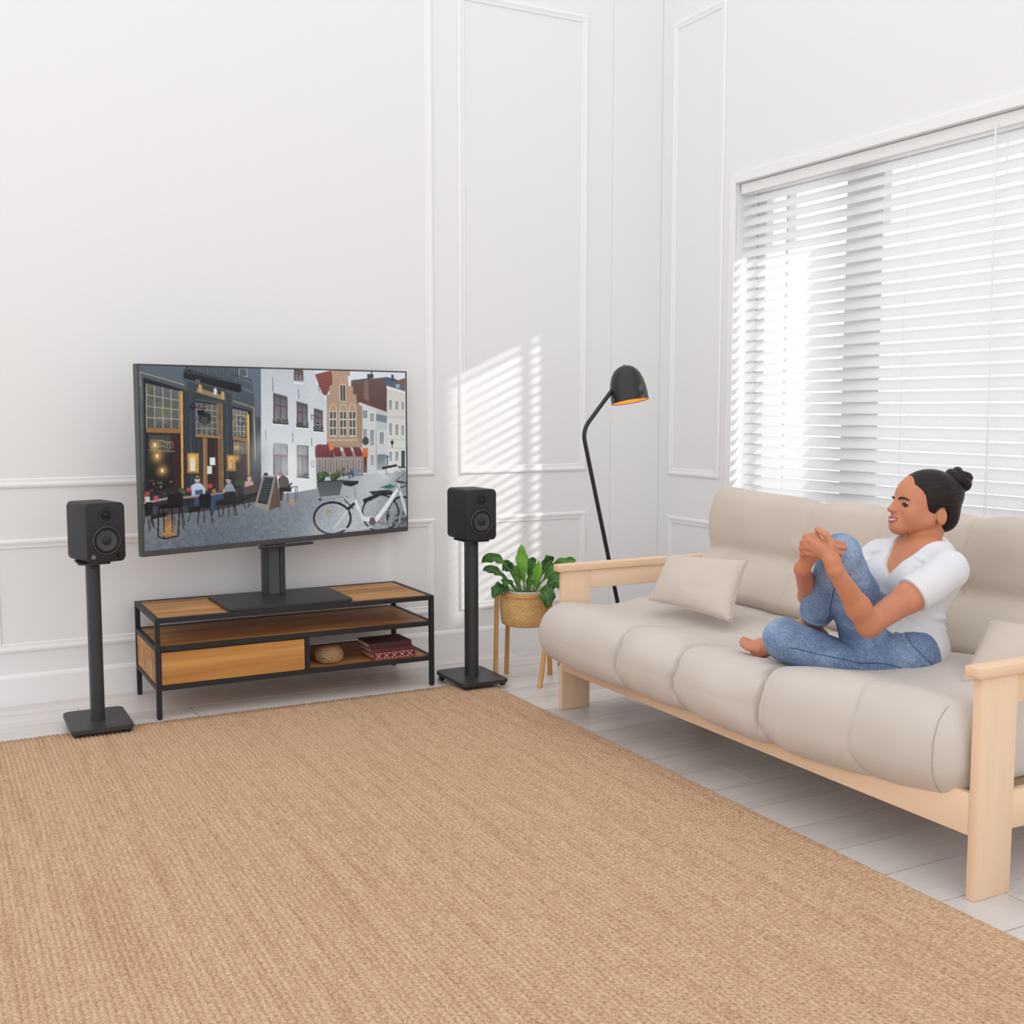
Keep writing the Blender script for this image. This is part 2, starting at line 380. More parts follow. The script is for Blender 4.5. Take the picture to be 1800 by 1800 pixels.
# ------------------------------------------------------------------ television console
def make_console():
    x0, x1, y0, y1, zt = 0.800, 2.012, 4.528, 5.000, 0.412
    t = empty('tv_console', ((x0+x1)/2, (y0+y1)/2, 0), 0, 'low black metal framed console with honey oak shelves and a drawer', 'console')
    L = Vector(t.location); s = 0.020
    def P(name, mat, a, b, bev=0.0012): return MB().box(Vector(a)-L, Vector(b)-L, bev, 1).build(name, mat, t)
    for x in (x0, x1-s):
        for y in (y0, y1-s):
            P('leg', M['black'], (x, y, 0.004), (x+s, y+s, zt))
            c = Vector((x+s/2, y+s/2, 0))-L
            MB().lathe([(0.0085, 0.0), (0.0085, 0.004)], 12, Matrix.Translation(c), True, True).build('leveller', M['black'], t)
    zr = {'top': zt, 'mid': 0.296, 'low': 0.138}
    for nm, z in zr.items():
        P('rail', M['black'], (x0+s, y0, z-s), (x1-s, y0+s, z)); P('rail', M['black'], (x0+s, y1-s, z-s), (x1-s, y1, z))
        P('rail', M['black'], (x0, y0+s, z-s), (x0+s, y1-s, z)); P('rail', M['black'], (x1-s, y0+s, z-s), (x1, y1-s, z))
        P({'top': 'top_panel', 'mid': 'shelf', 'low': 'bottom_panel'}[nm], M['oak'], (x0+s+0.0005, y0+s+0.0005, z-0.018), (x1-s-0.0005, y1-s-0.0005, z-0.002))
    xd = 1.414
    P('divider', M['black'], (xd, y0, zr['low']), (xd+s, y0+s, zr['mid']-s)); 
    P('divider_panel', M['oak'], (xd+0.002, y0+s, zr['low']-0.0019), (xd+0.018, y1-s-0.02, zr['mid']-s))
    P('side_panel', M['oak'], (x0+0.004, y0+s+0.0005, zr['low']), (x0+0.018, y1-s-0.0005, zr['mid']-s))
    P('back_panel', M['oak'], (x0+s, y1-s-0.018, zr['low']), (xd, y1-s-0.004, zr['mid']-s))
    P('drawer', M['oak2'], (x0+s+0.002, y0+0.002, zr['low']+0.002), (xd-0.002, y0+0.03, zr['mid']-s-0.004))
make_console()

# ------------------------------------------------------------------ woven box and books on the console's lower shelf
def make_box():
    z = 0.1365
    t = empty('woven_basket', (1.553, 4.632, z), 0, 'small round lidded woven straw basket on the lower console shelf', 'basket')
    m = Mat('straw_weave', rough=0.8, spec=0.2)
    co = m.coords((1, 1, 1)); w1 = m.node('ShaderNodeTexWave', wave_type='BANDS', bands_direction='DIAGONAL'); w1.inputs['Scale'].default_value = 55; w1.inputs['Distortion'].default_value = 3.0; w1.inputs['Detail'].default_value = 3; m.l.new(co, w1.inputs['Vector'])
    n = m.noise(co, 160, 3, 0.6)
    c = m.mix(0.5, m.ramp(w1.outputs['Fac'], [(0.1, srgb(126, 90, 58)), (0.6, srgb(198, 158, 114)), (0.9, srgb(222, 188, 146))]), m.ramp(n, [(0.3, srgb(146, 106, 70)), (0.7, srgb(214, 176, 132))]))
    m.color(c); m.bump(w1.outputs['Fac'], 0.6, 0.004)
    prof = [(0.001, 0.0), (0.034, 0.0005), (0.046, 0.004), (0.057, 0.016), (0.0605, 0.032), (0.059, 0.046), (0.052, 0.058), (0.046, 0.063), (0.040, 0.062), (0.039, 0.058)]
    body = MB().lathe(prof, 40).build('basket_body', m.m, t, 60)
    MB().lathe([(0.001, 0.0595), (0.040, 0.0595), (0.048, 0.062), (0.050, 0.0645), (0.047, 0.068), (0.030, 0.0715), (0.010, 0.073), (0.001, 0.0732)], 40).build('lid', m.m, t, 60)
    ridge = MB()
    for k in range(34):
        a0 = 2*math.pi*k/34; pts = []
        for j in range(9):
            u = j/8; zz = 0.006+u*0.050; r = np.interp(zz, [p[1] for p in prof[1:8]], [p[0] for p in prof[1:8]])+0.0004
            a = a0+u*0.75; pts.append((r*math.cos(a), r*math.sin(a), zz))
        ridge.tube(pts, 0.0022, 5)
    ridge.build('straw_rib', m.m, body, 60)
make_box()
def make_book(name, loc, rz, w, d, h, cov, page, label, lace=False):
    t = empty(name, loc, rz, label, 'book', 'books stacked on the console shelf')
    c = MB(); c.box((0, 0, 0), (w, d, 0.0032), 0.0008, 1); c.box((0, 0, h-0.0032), (w, d, h), 0.0008, 1); c.box((0, 0, 0.0032), (w, 0.004, h-0.0032), 0.0, 1)
    c.build('cover', cov, t)
    MB().box((0.004, 0.0045, 0.0034), (w-0.004, d-0.004, h-0.0034), 0, 1).build('pages', page, t)
    if lace:
        b = MB(); n = 5
        for k in range(n):
            xa = 0.006+(w-0.014)*k/n; wd = (w-0.014)/n; za, zb = 0.004, h-0.004
            for (p, q) in (((xa+0.003, za), (xa+wd-0.003, zb)), ((xa+0.003, zb), (xa+wd-0.003, za))):
                b.tube([(p[0], -0.0012, p[1]), (q[0], -0.0012, q[1])], 0.0011, 5)
            b.lathe([(0.0022, -0.0008), (0.0022, 0.0008)], 8, Matrix.Translation((xa+wd/2, -0.0014, (za+zb)/2)) @ Matrix.Rotation(R(90), 4, 'X'), True, True)
            for zz in (za+0.002, zb-0.002): b.tube([(xa+wd*0.15, -0.001, zz), (xa+wd*0.5, -0.001, zz-0.004*(1 if zz < h/2 else -1)), (xa+wd*0.85, -0.001, zz)], 0.0007, 5)
        b.build('white_lace_trim', Mat('lace_white', srgb(230, 205, 200), 0.8).m, t)
cov = [Mat('book_dark_brown', srgb(70, 42, 40), 0.5).m, Mat('book_oxblood', srgb(96, 48, 46), 0.5).m, Mat('book_burgundy', srgb(122, 40, 36), 0.5).m]
pg = Mat('book_pages', srgb(196, 172, 158), 0.9).m; pg2 = Mat('book_pages_tan', srgb(190, 140, 108), 0.9).m
make_book('book', (1.735, 4.566, 0.1365), R(0.5), 0.200, 0.150, 0.033, cov[2], pg2, 'thick burgundy book with white crisscross lace, bottom of the stack', True)
make_book('book', (1.724, 4.562, 0.1697), R(1.0), 0.198, 0.150, 0.021, cov[1], pg, 'slim dark red book, middle of the console stack')
make_book('book', (1.712, 4.558, 0.1909), R(0.0), 0.202, 0.155, 0.023, cov[0], pg, 'dark brown leather book on top of the stack')

# ------------------------------------------------------------------ television mount and television
TVC = (1.36, 4.76); TVA = math.atan2(0.282, 0.959)
def make_mount():
    z0 = 0.4125
    t = empty('tv_mount', (1.37, 4.74, z0), 0, 'charcoal tabletop television mount with flat base plate on the console', 'stand')
    MB().prism(rrect(0.545, 0.385, 0.028), 0.0, 0.011, Matrix.Translation((0.0, 0.0, 0)), 0.003).build('base_plate', M['char'], t)
    c = MB()
    c.box((-0.050, 0.078, 0.011), (-0.026, 0.116, 0.60), 0.003); c.box((0.026, 0.078, 0.011), (0.050, 0.116, 0.60), 0.003)
    c.build('column_rail', M['char'], t)
    MB().box((-0.0255, 0.084, 0.011), (0.0255, 0.110, 0.60), 0.002).build('column_cover', Mat('column_grey', srgb(80, 81, 83), 0.5).m, t)
    rot = Matrix.Rotation(TVA, 3, 'Z')
    MB().box((-0.092, 0.022, 0.228), (0.178, 0.044, 0.2395), 0.002, 1, rot).build('support_arm', M['char'], t)
    MB().box((-0.20, 0.0625, 0.42), (0.20, 0.0635, 0.62), 0.0, 1, rot).build('vesa_plate', M['char'], t)
make_mount()

def screen_picture():
    """street scene shown on the television, painted shape by shape on a pixel grid"""
    W, H, SS = 560, 316, 2
    w, h = W*SS, H*SS
    src = np.array([(92, 74), (1704, 118), (1711, 1070), (117, 1212)], float); dst = np.array([(0, 0), (w, 0), (w, h), (0, h)], float)
    A = []; B_ = []
    for (x, y), (u, v) in zip(src, dst):
        A += [[x, y, 1, 0, 0, 0, -u*x, -u*y], [0, 0, 0, x, y, 1, -v*x, -v*y]]; B_ += [u, v]
    hh = np.append(np.linalg.solve(np.array(A), np.array(B_)), 1).reshape(3, 3)
    def mp(pts):
        p = np.c_[np.array(pts, float), np.ones(len(pts))] @ hh.T; return p[:, :2]/p[:, 2:]
    rs = np.random.RandomState(5)
    def smooth(a, k):
        for ax in (0, 1):
            c = np.cumsum(np.concatenate([np.repeat(np.take(a, [0], ax), k, ax), a, np.repeat(np.take(a, [-1], ax), k, ax)], ax), ax)
            n = a.shape[ax]; a = (np.take(c, range(2*k, 2*k+n), ax)-np.take(c, range(0, n), ax))/(2*k)
        return a
    I = np.zeros((h, w, 3)); YY, XX = np.mgrid[0:h, 0:w]
    C3 = lambda c: np.array(c, float)/255
    def fill_uv(p, col, al=1.0, col2=None):
        x0, y0 = np.floor(p.min(0)).astype(int); x1, y1 = np.ceil(p.max(0)).astype(int)+1
        x0, y0, x1, y1 = max(x0, 0), max(y0, 0), min(x1, w), min(y1, h)
        if x1 <= x0 or y1 <= y0: return
        X = XX[y0:y1, x0:x1]+0.5; Y = YY[y0:y1, x0:x1]+0.5; ins = np.zeros(X.shape, bool); n = len(p)
        for i in range(n):
            (xa, ya), (xb, yb) = p[i], p[(i+1) % n]
            if ya == yb: continue
            cr = ((ya > Y) != (yb > Y)) & (X < (xb-xa)*(Y-ya)/(yb-ya)+xa); ins ^= cr
        c = C3(col)
        if col2 is not None:
            t = np.clip((Y-p[:, 1].min())/(np.ptp(p[:, 1])+1e-6), 0, 1)[..., None]; c = c*(1-t)+C3(col2)*t
            c = c[ins]
        s = I[y0:y1, x0:x1]; s[ins] = s[ins]*(1-al)+c*al
    def P(pts, col, al=1.0, col2=None): fill_uv(mp(pts), col, al, col2)
    def Rr(x0, y0, x1, y1, col, al=1.0, sk=0.0, col2=None): P([(x0, y0), (x1, y0+sk*(x1-x0)), (x1, y1+sk*(x1-x0)*0.3), (x0, y1)], col, al, col2)
    def Ln(a, b, wd, col, al=1.0):
        a = np.array(a, float); b = np.array(b, float); d = b-a; n = np.array([-d[1], d[0]])/(np.hypot(*d)+1e-9)*wd/2; P([a+n, b+n, b-n, a-n], col, al)
    def El(cx, cy, rx, ry, col, al=1.0, n=28): P([(cx+rx*math.cos(2*math.pi*k/n), cy+ry*math.sin(2*math.pi*k/n)) for k in range(n)], col, al)
    def Ring(cx, cy, rx, ry, wd, col, al=1.0, n=40):
        for k in range(n):
            a, b = 2*math.pi*k/n, 2*math.pi*(k+1)/n; Ln((cx+rx*math.cos(a), cy+ry*math.sin(a)), (cx+rx*math.cos(b), cy+ry*math.sin(b)), wd, col, al)
    def Glow(cx, cy, r, col, al):
        c = mp([(cx, cy)])[0]; rr = r*w/1600.0; g = np.exp(-((XX-c[0])**2+(YY-c[1])**2)/(2*(rr*0.55)**2))[..., None]*al; np.copyto(I, I*(1-g)+C3(col)*g)
    # sky and ground
    I[:] = C3((206, 214, 224))
    P([(1000, 60), (1720, 100), (1720, 300), (1000, 300)], (214, 221, 230), 1, (226, 228, 230))
    P([(60, 850), (830, 850), (1150, 800), (1560, 720), (1720, 720), (1730, 1300), (60, 1300)], (150, 156, 164), 1, (92, 101, 113))
    Glow(1050, 1150, 560, (128, 138, 150), 0.55); Glow(500, 1120, 520, (74, 84, 98), 0.5); Glow(1420, 850, 280, (178, 182, 186), 0.6)
    # far right houses
    P([(1372, 172), (1590, 146), (1590, 360), (1372, 300)], (112, 84, 78), 1, (92, 68, 64))
    P([(1450, 165), (1476, 163), (1480, 300), (1450, 290)], (134, 104, 96))
    P([(1372, 166), (1495, 152), (1495, 162), (1372, 178)], (90, 92, 98))
    Rr(1470, 128, 1508, 155, (70, 72, 80)); Ln((1497, 112), (1497, 130), 8, (64, 66, 74))
    P([(1560, 152), (1590, 146), (1650, 160), (1702, 205), (1702, 240), (1592, 212)], (74, 92, 112), 1, (96, 110, 126))
    Rr(1618, 130, 1626, 170, (60, 62, 68)); Rr(1628, 135, 1634, 172, (60, 62, 68)); P([(1648, 170), (1702, 152), (1702, 215), (1660, 185)], (122, 92, 84)); Rr(1645, 190, 1668, 215, (150, 168, 186))
    P([(1590, 206), (1704, 240), (1704, 720), (1590, 745)], (206, 203, 196), 1, (214, 211, 204))
    P([(1588, 200), (1704, 236), (1704, 250), (1588, 216)], (226, 224, 218))
    for cx in (1602, 1640, 1676):
        for (ya, yb) in ((282, 352), (425, 510), (600, 668)): Rr(cx, ya+(cx-1600)*0.22*(0.8 if ya < 500 else 0), cx+22, yb, (226, 225, 222)); Rr(cx+3, ya+5+(cx-1600)*0.2*(0.8 if ya < 500 else 0), cx+19, yb-4, (118, 124, 128)); Ln((cx+11, ya+8), (cx+11, yb-4), 3, (222, 220, 216))
    for yy in (385, 395, 528, 580): Ln((1590, yy), (1704, yy+6), 4, (184, 181, 175))
    Rr(1678, 600, 1700, 700, (70, 72, 76))
    # white lower houses with red roofs
    P([(1418, 290), (1592, 352), (1592, 740), (1440, 745)], (204, 206, 206), 1, (196, 198, 198))
    P([(1395, 258), (1450, 280), (1590, 352), (1590, 362), (1420, 300)], (112, 66, 62))
    P([(1524, 345), (1590, 362), (1590, 470), (1524, 470)], (186, 190, 192)); P([(1524, 372), (1590, 386), (1590, 430), (1524, 415)], (120, 130, 136))
    for (x0, y0, x1, y1) in ((1442, 350, 1470, 400), (1488, 370, 1510, 420), (1446, 465, 1468, 545), (1488, 470, 1510, 570), (1546, 485, 1570, 560), (1490, 625, 1508, 690)):
        Rr(x0-3, y0-3, x1+3, y1+4, (224, 224, 222)); Rr(x0, y0, x1, y1, (124, 130, 136)); Ln(((x0+x1)/2, y0), ((x0+x1)/2, y1), 3, (212, 212, 210))
    Rr(1530, 622, 1582, 720, (112, 120, 124)); Ln((1524, 470), (1524, 740), 4, (150, 152, 154))
    # brick stepped gable
    P([(1152, 130), (1252, 106), (1262, 180), (1222, 262), (1196, 250)], (146, 72, 62), 1, (128, 66, 58))
    for k in range(7): Ln((1156+k*6, 142+k*18), (1250-k*4, 118+k*20), 2.5, (182, 112, 98), 0.6)
    P([(1255, 106), (1366, 108), (1366, 138), (1352, 140), (1356, 200), (1384, 206), (1384, 252), (1404, 256), (1408, 320), (1438, 326), (1440, 580), (1222, 580), (1222, 262), (1240, 250), (1240, 200), (1258, 196)], (186, 150, 122), 1, (172, 140, 116))
    for k in range(60):
        x = rs.uniform(1225, 1436); y = rs.uniform(140, 570); Ln((x, y), (x+rs.uniform(6, 22), y+1), 2, (148, 112, 90) if k % 2 else (206, 172, 144), 0.5)
    Rr(1302, 190, 1340, 298, (206, 196, 184)); Rr(1307, 196, 1336, 294, (74, 66, 62)); Ln((1321, 196), (1321, 294), 4, (206, 196, 184))
    Ring(1325, 165, 17, 26, 4, (204, 176, 150))
    for cx in (1262, 1324, 1380):
        Ring(cx, 345, 20, 32, 5, (214, 184, 156)); Rr(cx-24, 355, cx+22, 512, (216, 206, 194))
        for ax in (-20, 1):
            for (ya, yb) in ((360, 402), (410, 455), (462, 505)): Rr(cx+ax, ya, cx+ax+17, yb, (92, 88, 86))
    Rr(1222, 528, 1440, 540, (206, 178, 152), 0.7); P([(1405, 300), (1440, 330), (1440, 560), (1412, 540)], (158, 128, 106), 0.8)
    # shop fronts and awnings
    Rr(1158, 600, 1445, 755, (164, 142, 132), 1, 0, (120, 104, 98))
    for x in range(1170, 1440, 34): Rr(x, 648, x+20, 740, (196, 184, 172), 0.85); Rr(x+4, 652, x+16, 735, (96, 92, 92), 0.8)
    P([(1150, 640), (1152, 575), (1180, 545), (1222, 540), (1262, 590), (1266, 640)], (140, 66, 70), 1, (112, 50, 56))
    for k in range(4): Ln((1168+k*24, 560), (1158+k*26, 638), 3, (160, 92, 94), 0.6)
    for x in (1252, 1318, 1378): P([(x, 575), (x+50, 580), (x+64, 632), (x+24, 636)], (132, 58, 62), 1, (106, 46, 52))
    P([(1230, 552), (1256, 548), (1266, 590), (1242, 600)], (226, 130, 56)); Rr(1440, 582, 1474, 645, (222, 120, 44), 1, 0, (206, 96, 36)); Rr(1446, 640, 1468, 735, (96, 44, 46))
    El(1460, 540, 20, 26, (70, 78, 74)); Ring(1170, 440, 22, 22, 6, (52, 56, 60)); 
    for k in range(26): El(rs.uniform(1270, 1430), rs.uniform(712, 760), rs.uniform(6, 13), rs.uniform(8, 16), [(58, 62, 70), (120, 92, 84), (90, 110, 130), (60, 72, 56), (150, 140, 136)][k % 5], 0.9)
    El(1402, 735, 18, 22, (96, 124, 156))
    # white house
    P([(822, 86), (1152, 100), (1160, 190), (1190, 230), (1224, 300), (1224, 560), (1150, 560), (1160, 832), (1040, 852), (820, 872)], (190, 197, 206), 1, (226, 228, 230))
    P([(1080, 98), (1152, 100), (1160, 190), (1190, 230), (1130, 300)], (206, 211, 217), 0.6)
    for k in range(90):
        y = rs.uniform(100, 840); x = rs.uniform(830, 1200 if y > 310 else 1130); Ln((x, y), (x+rs.uniform(10, 34), y+1.5), 2, (170, 178, 188) if k % 2 else (232, 235, 238), 0.35)
    for (x, y, l) in ((896, 150, 85), (1052, 222, 60), (1015, 490, 60), (852, 470, 70), (1130, 520, 50), (1175, 190, 45)): Ln((x, y), (x+2, y+l), 4, (84, 90, 98))
    def win(x0, y0, x1, y1, box=True, sk=0.28, redtop=0.42):
        Rr(x0-4, y0-5, x1+4, y1+4, (112, 116, 122), 1, sk); Rr(x0, y0, x1, y1, (88, 96, 104), 1, sk, (128, 134, 138)); m = (x0+x1)/2
        for xx in (x0+2, m, x1-2): Ln((xx, y0+sk*(xx-x0)+2), (xx, y1), 6, (108, 62, 62))
        yy = y0+(y1-y0)*redtop; Ln((x0, yy), (x1, yy+10), 6, (112, 64, 64)); Ln((x0, y0+12), (x1, y0+12+sk*(x1-x0)), 5, (60, 66, 72))
        Rr(x0-6, y1+10, x1+12, y1+22, (228, 230, 232), 1, 0.15)
        if box:
            for k in range(18): El(rs.uniform(x0-2, x1+6), y1+rs.uniform(-14, 8), 7, 7, (66, 74, 76) if k % 3 else (104, 108, 106))
            Ln((x0-5, y1+8), (x1+8, y1+14), 8, (58, 62, 66))
    win(902, 246, 982, 420); win(1044, 298, 1104, 442); win(1148, 340, 1196, 466); win(1028, 92, 1078, 165, False); 
    Rr(900, 548, 982, 628, (150, 160, 158), 1, 0.1); win(900, 560, 982, 745, False, 0.1, 0.36); Rr(904, 560, 978, 618, (158, 166, 164), 0.8, 0.1); win(1044, 566, 1108, 752, True, 0.1, 0.34); Rr(1048, 568, 1104, 622, (150, 160, 158), 0.8, 0.1)
    El(1168, 440, 21, 24, (54, 60, 66)); Ring(1168, 440, 17, 20, 3, (170, 176, 182)); Ln((1156, 437), (1182, 443), 4, (200, 204, 208)); Ln((1128, 380), (1166, 385), 4, (50, 54, 60)); Ln((1130, 375), (1134, 410), 4, (50, 54, 60))
    Rr(1126, 664, 1144, 700, (120, 124, 128)); Rr(1129, 668, 1141, 696, (220, 222, 224))
    # dark cafe
    P([(80, 60), (824, 84), (824, 862), (660, 935), (100, 935)], (80, 93, 108), 1, (44, 49, 58))
    P([(760, 84), (826, 86), (826, 400), (790, 390), (780, 250)], (110, 124, 140), 0.6)
    P([(90, 74), (380, 84), (360, 150), (360, 200), (92, 120)], (92, 104, 118), 0.8)
    P([(640, 85), (770, 88), (765, 190), (690, 150)], (96, 110, 126), 0.9); Rr(690, 96, 745, 150, (132, 146, 160)); Rr(697, 100, 738, 140, (84, 92, 102)); Ln((655, 128), (770, 168), 7, (50, 56, 64)); P([(640, 190), (778, 250), (778, 235), (640, 175)], (126, 136, 148), 0.4)
    for (a, b) in (((98, 116), (365, 196)), ((98, 116), (108, 280)), ((655, 292), (785, 335)), ((782, 335), (790, 640))): Ln(a, b, 8, (150, 140, 112))
    Ln((104, 205), (112, 900), 6, (126, 116, 92)); Ln((782, 380), (788, 660), 8, (178, 160, 120), 0.7)
    def pane_grid(x0, y0, x1, y1, nx_, ny_, sk, col, ln, wd=5):
        P([(x0, y0), (x1, y0+sk*(x1-x0)), (x1, y1), (x0, y1)], col, 1, tuple(c*0.82 for c in col))
        for k in range(14): P([(rs.uniform(x0, x1-30), rs.uniform(y0+30, y1-50))]*1+[(x0+(x1-x0)*rs.rand(), y0+(y1-y0)*rs.rand()) for _ in range(2)], (rs.uniform(40, 170),)*2+(rs.uniform(40, 150),), 0.25)
        for k in range(nx_+1): xx = x0+(x1-x0)*k/nx_; Ln((xx, y0+sk*(xx-x0)), (xx, y1), wd, ln)
        for k in range(1, ny_): Ln((x0, y0+(y1-y0)*k/ny_), (x1, y0+sk*(x1-x0)+(y1-y0-sk*(x1-x0))*k/ny_), wd, ln)
    # left window
    P([(120, 150), (362, 225), (362, 862), (128, 868)], (34, 36, 40)); pane_grid(136, 185, 334, 462, 4, 4, 0.24, (104, 104, 98), (176, 168, 150))
    P([(134, 455), (348, 462), (348, 490), (136, 484)], (156, 108, 62)); P([(338, 228), (356, 234), (356, 858), (342, 858)], (196, 138, 52)); Ln((346, 245), (350, 850), 6, (232, 180, 84))
    P([(138, 486), (336, 492), (336, 856), (140, 862)], (46, 46, 48), 1, (30, 30, 32)); P([(285, 495), (336, 495), (336, 850), (300, 850)], (70, 34, 40), 0.8); Rr(150, 500, 280, 610, (90, 92, 90), 0.5)
    for k in range(8): Ring(165+k*17, 558+8*math.sin(k*1.3), 9, 22-2*(k % 3), 3.5, (178, 156, 108), 0.85, 16)
    Ln((150, 590), (305, 600), 4, (168, 148, 104), 0.9); Ln((160, 528), (290, 545), 4, (168, 148, 104), 0.8)
    for (x, y, r) in ((198, 628, 40), (228, 716, 34), (186, 560, 26)): Glow(x, y, r, (255, 186, 84), 0.75); El(x, y, 7, 13, (255, 226, 150)); Ln((x, y-110), (x, y-12), 2, (70, 60, 50))
    for k in range(40): El(rs.uniform(140, 330), rs.uniform(770, 858), rs.uniform(4, 9), rs.uniform(4, 10), [(96, 70, 52), (150, 130, 110), (52, 54, 58), (70, 50, 44)][k % 4], 0.7)
    # pilasters, brackets
    P([(362, 225), (428, 240), (428, 880), (364, 900)], (56, 63, 73), 1, (44, 49, 57)); P([(585, 300), (652, 318), (652, 880), (590, 890)], (58, 66, 77), 1, (46, 51, 60)); Ln((400, 250), (402, 880), 5, (74, 82, 94)); Ln((620, 320), (622, 870), 5, (76, 86, 98))
    # door
    P([(430, 180), (608, 225), (608, 300), (430, 280)], (58, 62, 64)); P([(438, 210), (606, 262), (606, 290), (438, 240)], (150, 128, 86)); P([(450, 190), (470, 196), (470, 240), (450, 235)], (200, 160, 90)); P([(585, 232), (604, 238), (604, 285), (585, 280)], (196, 158, 92)); El(550, 235, 10, 22, (214, 216, 216))
    P([(430, 290), (590, 315), (590, 845), (432, 850)], (40, 40, 42)); pane_grid(434, 302, 560, 498, 4, 5, 0.12, (98, 100, 96), (160, 154, 138), 4); P([(560, 305), (582, 310), (586, 845), (566, 845)], (132, 96, 62)); Ln((588, 310), (592, 845), 5, (206, 156, 78))
    P([(430, 492), (584, 506), (584, 522), (430, 512)], (166, 118, 68)); P([(436, 520), (474, 522), (474, 840), (438, 842)], (58, 60, 62)); P([(474, 518), (500, 520), (500, 842), (474, 842)], (150, 104, 62)); Ln((480, 520), (480, 840), 4, (186, 138, 84)); P([(500, 530), (545, 530), (560, 545), (562, 842), (500, 842)], (52, 42, 46)); P([(540, 530), (560, 545), (562, 842), (545, 842)], (84, 40, 46), 0.8)
    Rr(514, 638, 546, 684, (222, 224, 226)); Rr(498, 690, 527, 738, (214, 216, 220))
    El(486, 400, 44, 48, (40, 44, 48)); Ring(486, 400, 40, 44, 3, (150, 152, 150)); P([(440, 350), (480, 345), (486, 375), (446, 382)], (26, 28, 30)); 
    for k in range(4): Ln((462, 395+k*12), (508, 398+k*12), 3, (150, 150, 146), 0.8)
    Ln((398, 330), (490, 340), 7, (22, 24, 26)); Ring(415, 325, 14, 18, 5, (22, 24, 26)); Ln((440, 322), (500, 316), 4, (22, 24, 26))
    # third window
    P([(650, 325), (765, 352), (765, 800), (654, 830)], (36, 38, 42)); pane_grid(656, 340, 742, 512, 4, 5, 0.2, (112, 112, 104), (178, 168, 146), 4); Ring(704, 415, 18, 26, 5, (60, 58, 54)); P([(654, 508), (745, 520), (745, 545), (654, 530)], (158, 110, 60)); P([(738, 372), (754, 376), (756, 748), (742, 750)], (216, 160, 50)); Ln((748, 380), (749, 540), 6, (246, 200, 70)); P([(656, 535), (736, 545), (738, 780), (658, 800)], (78, 74, 70), 1, (52, 46, 46)); pane_grid(660, 540, 736, 620, 3, 2, 0.1, (110, 106, 96), (160, 150, 130), 3); P([(705, 620), (738, 620), (738, 780), (706, 790)], (70, 36, 42), 0.7)
    for (x, y) in ((676, 575), (676, 640)): Glow(x, y, 22, (255, 190, 90), 0.7)
    # menu boxes
    for (x0, y0, x1, y1) in ((378, 608, 448, 734), (616, 622, 670, 722)):
        Rr(x0, y0, x1, y1, (170, 112, 44), 1, 0.05); Rr(x0+8, y0+10, x1-10, y1-10, (214, 152, 66)); Rr(x0+18, y0+30, x1-22, y1-14, (226, 216, 200)); Glow((x0+x1)/2, y0+26, 22, (255, 200, 90), 0.7); Ln((x1-5, y0+4), (x1-5, y1-4), 5, (226, 160, 70))
    for k in range(5): Ln((636, 655+k*12), (654, 656+k*12), 4, (96, 70, 66))
    # balcony
    P([(360, 112), (395, 100), (705, 188), (708, 232), (690, 242), (358, 152)], (36, 40, 46), 1, (26, 29, 34)); Ln((362, 112), (704, 190), 6, (70, 78, 88)); P([(395, 78), (690, 86), (690, 186), (400, 110)], (98, 108, 120), 0.55)
    for k in range(22): x = 402+k*13.5; Ln((x, 76), (x, 106+k*3.7), 4, (38, 42, 48))
    Ln((372, 84), (395, 78), 8, (40, 44, 50)); Ln((388, 80), (366, 112), 7, (44, 48, 54)); P([(385, 175), (432, 185), (432, 215), (415, 262), (388, 270)], (62, 70, 80)); P([(612, 238), (652, 248), (650, 280), (632, 335), (616, 330)], (60, 68, 78)); Rr(430, 160, 460, 192, (92, 90, 82)); Rr(652, 240, 676, 270, (92, 90, 82))
    # haze between cafe and white house
    Glow(860, 560, 90, (222, 225, 230), 0.55); Glow(800, 640, 120, (150, 156, 166), 0.45); Glow(1010, 690, 130, (232, 234, 238), 0.6); Glow(760, 760, 90, (120, 120, 126), 0.35)
    # terrace: tables, chairs, people
    P([(110, 840), (340, 830), (660, 860), (820, 850), (820, 900), (560, 960), (118, 1000)], (46, 46, 50), 0.75)
    for k in range(70): El(rs.uniform(118, 800), rs.uniform(850, 930), rs.uniform(4, 14), rs.uniform(4, 12), [(34, 34, 38), (70, 58, 50), (94, 80, 66), (52, 56, 64), (28, 28, 30)][k % 5], 0.7)
    El(684, 795, 24, 20, (58, 84, 54)); El(715, 800, 18, 16, (62, 88, 58)); El(752, 770, 13, 17, (206, 160, 142)); P([(725, 785), (775, 785), (778, 825), (722, 825)], (206, 150, 150)); P([(718, 822), (800, 800), (806, 850), (720, 870)], (84, 76, 74))
    El(438, 772, 16, 22, (206, 162, 140)); P([(424, 758), (452, 756), (450, 768), (426, 770)], (60, 46, 40)); P([(400, 812), (422, 796), (456, 794), (486, 826), (486, 866), (404, 872)], (188, 202, 224), 1, (160, 180, 212)); P([(424, 838), (470, 834), (472, 862), (426, 866)], (62, 88, 128)); P([(420, 880), (450, 870), (452, 930), (424, 938)], (52, 78, 116))
    El(626, 778, 15, 22, (196, 148, 126)); P([(612, 760), (644, 756), (646, 780), (634, 772), (616, 770)], (40, 34, 32)); P([(594, 840), (610, 805), (646, 796), (668, 840), (660, 888), (600, 890)], (146, 158, 170), 1, (112, 124, 138)); P([(520, 870), (555, 846), (600, 868), (598, 890), (550, 895), (535, 990), (512, 985)], (48, 76, 112)); Ln((580, 862), (606, 838), 9, (196, 150, 128))
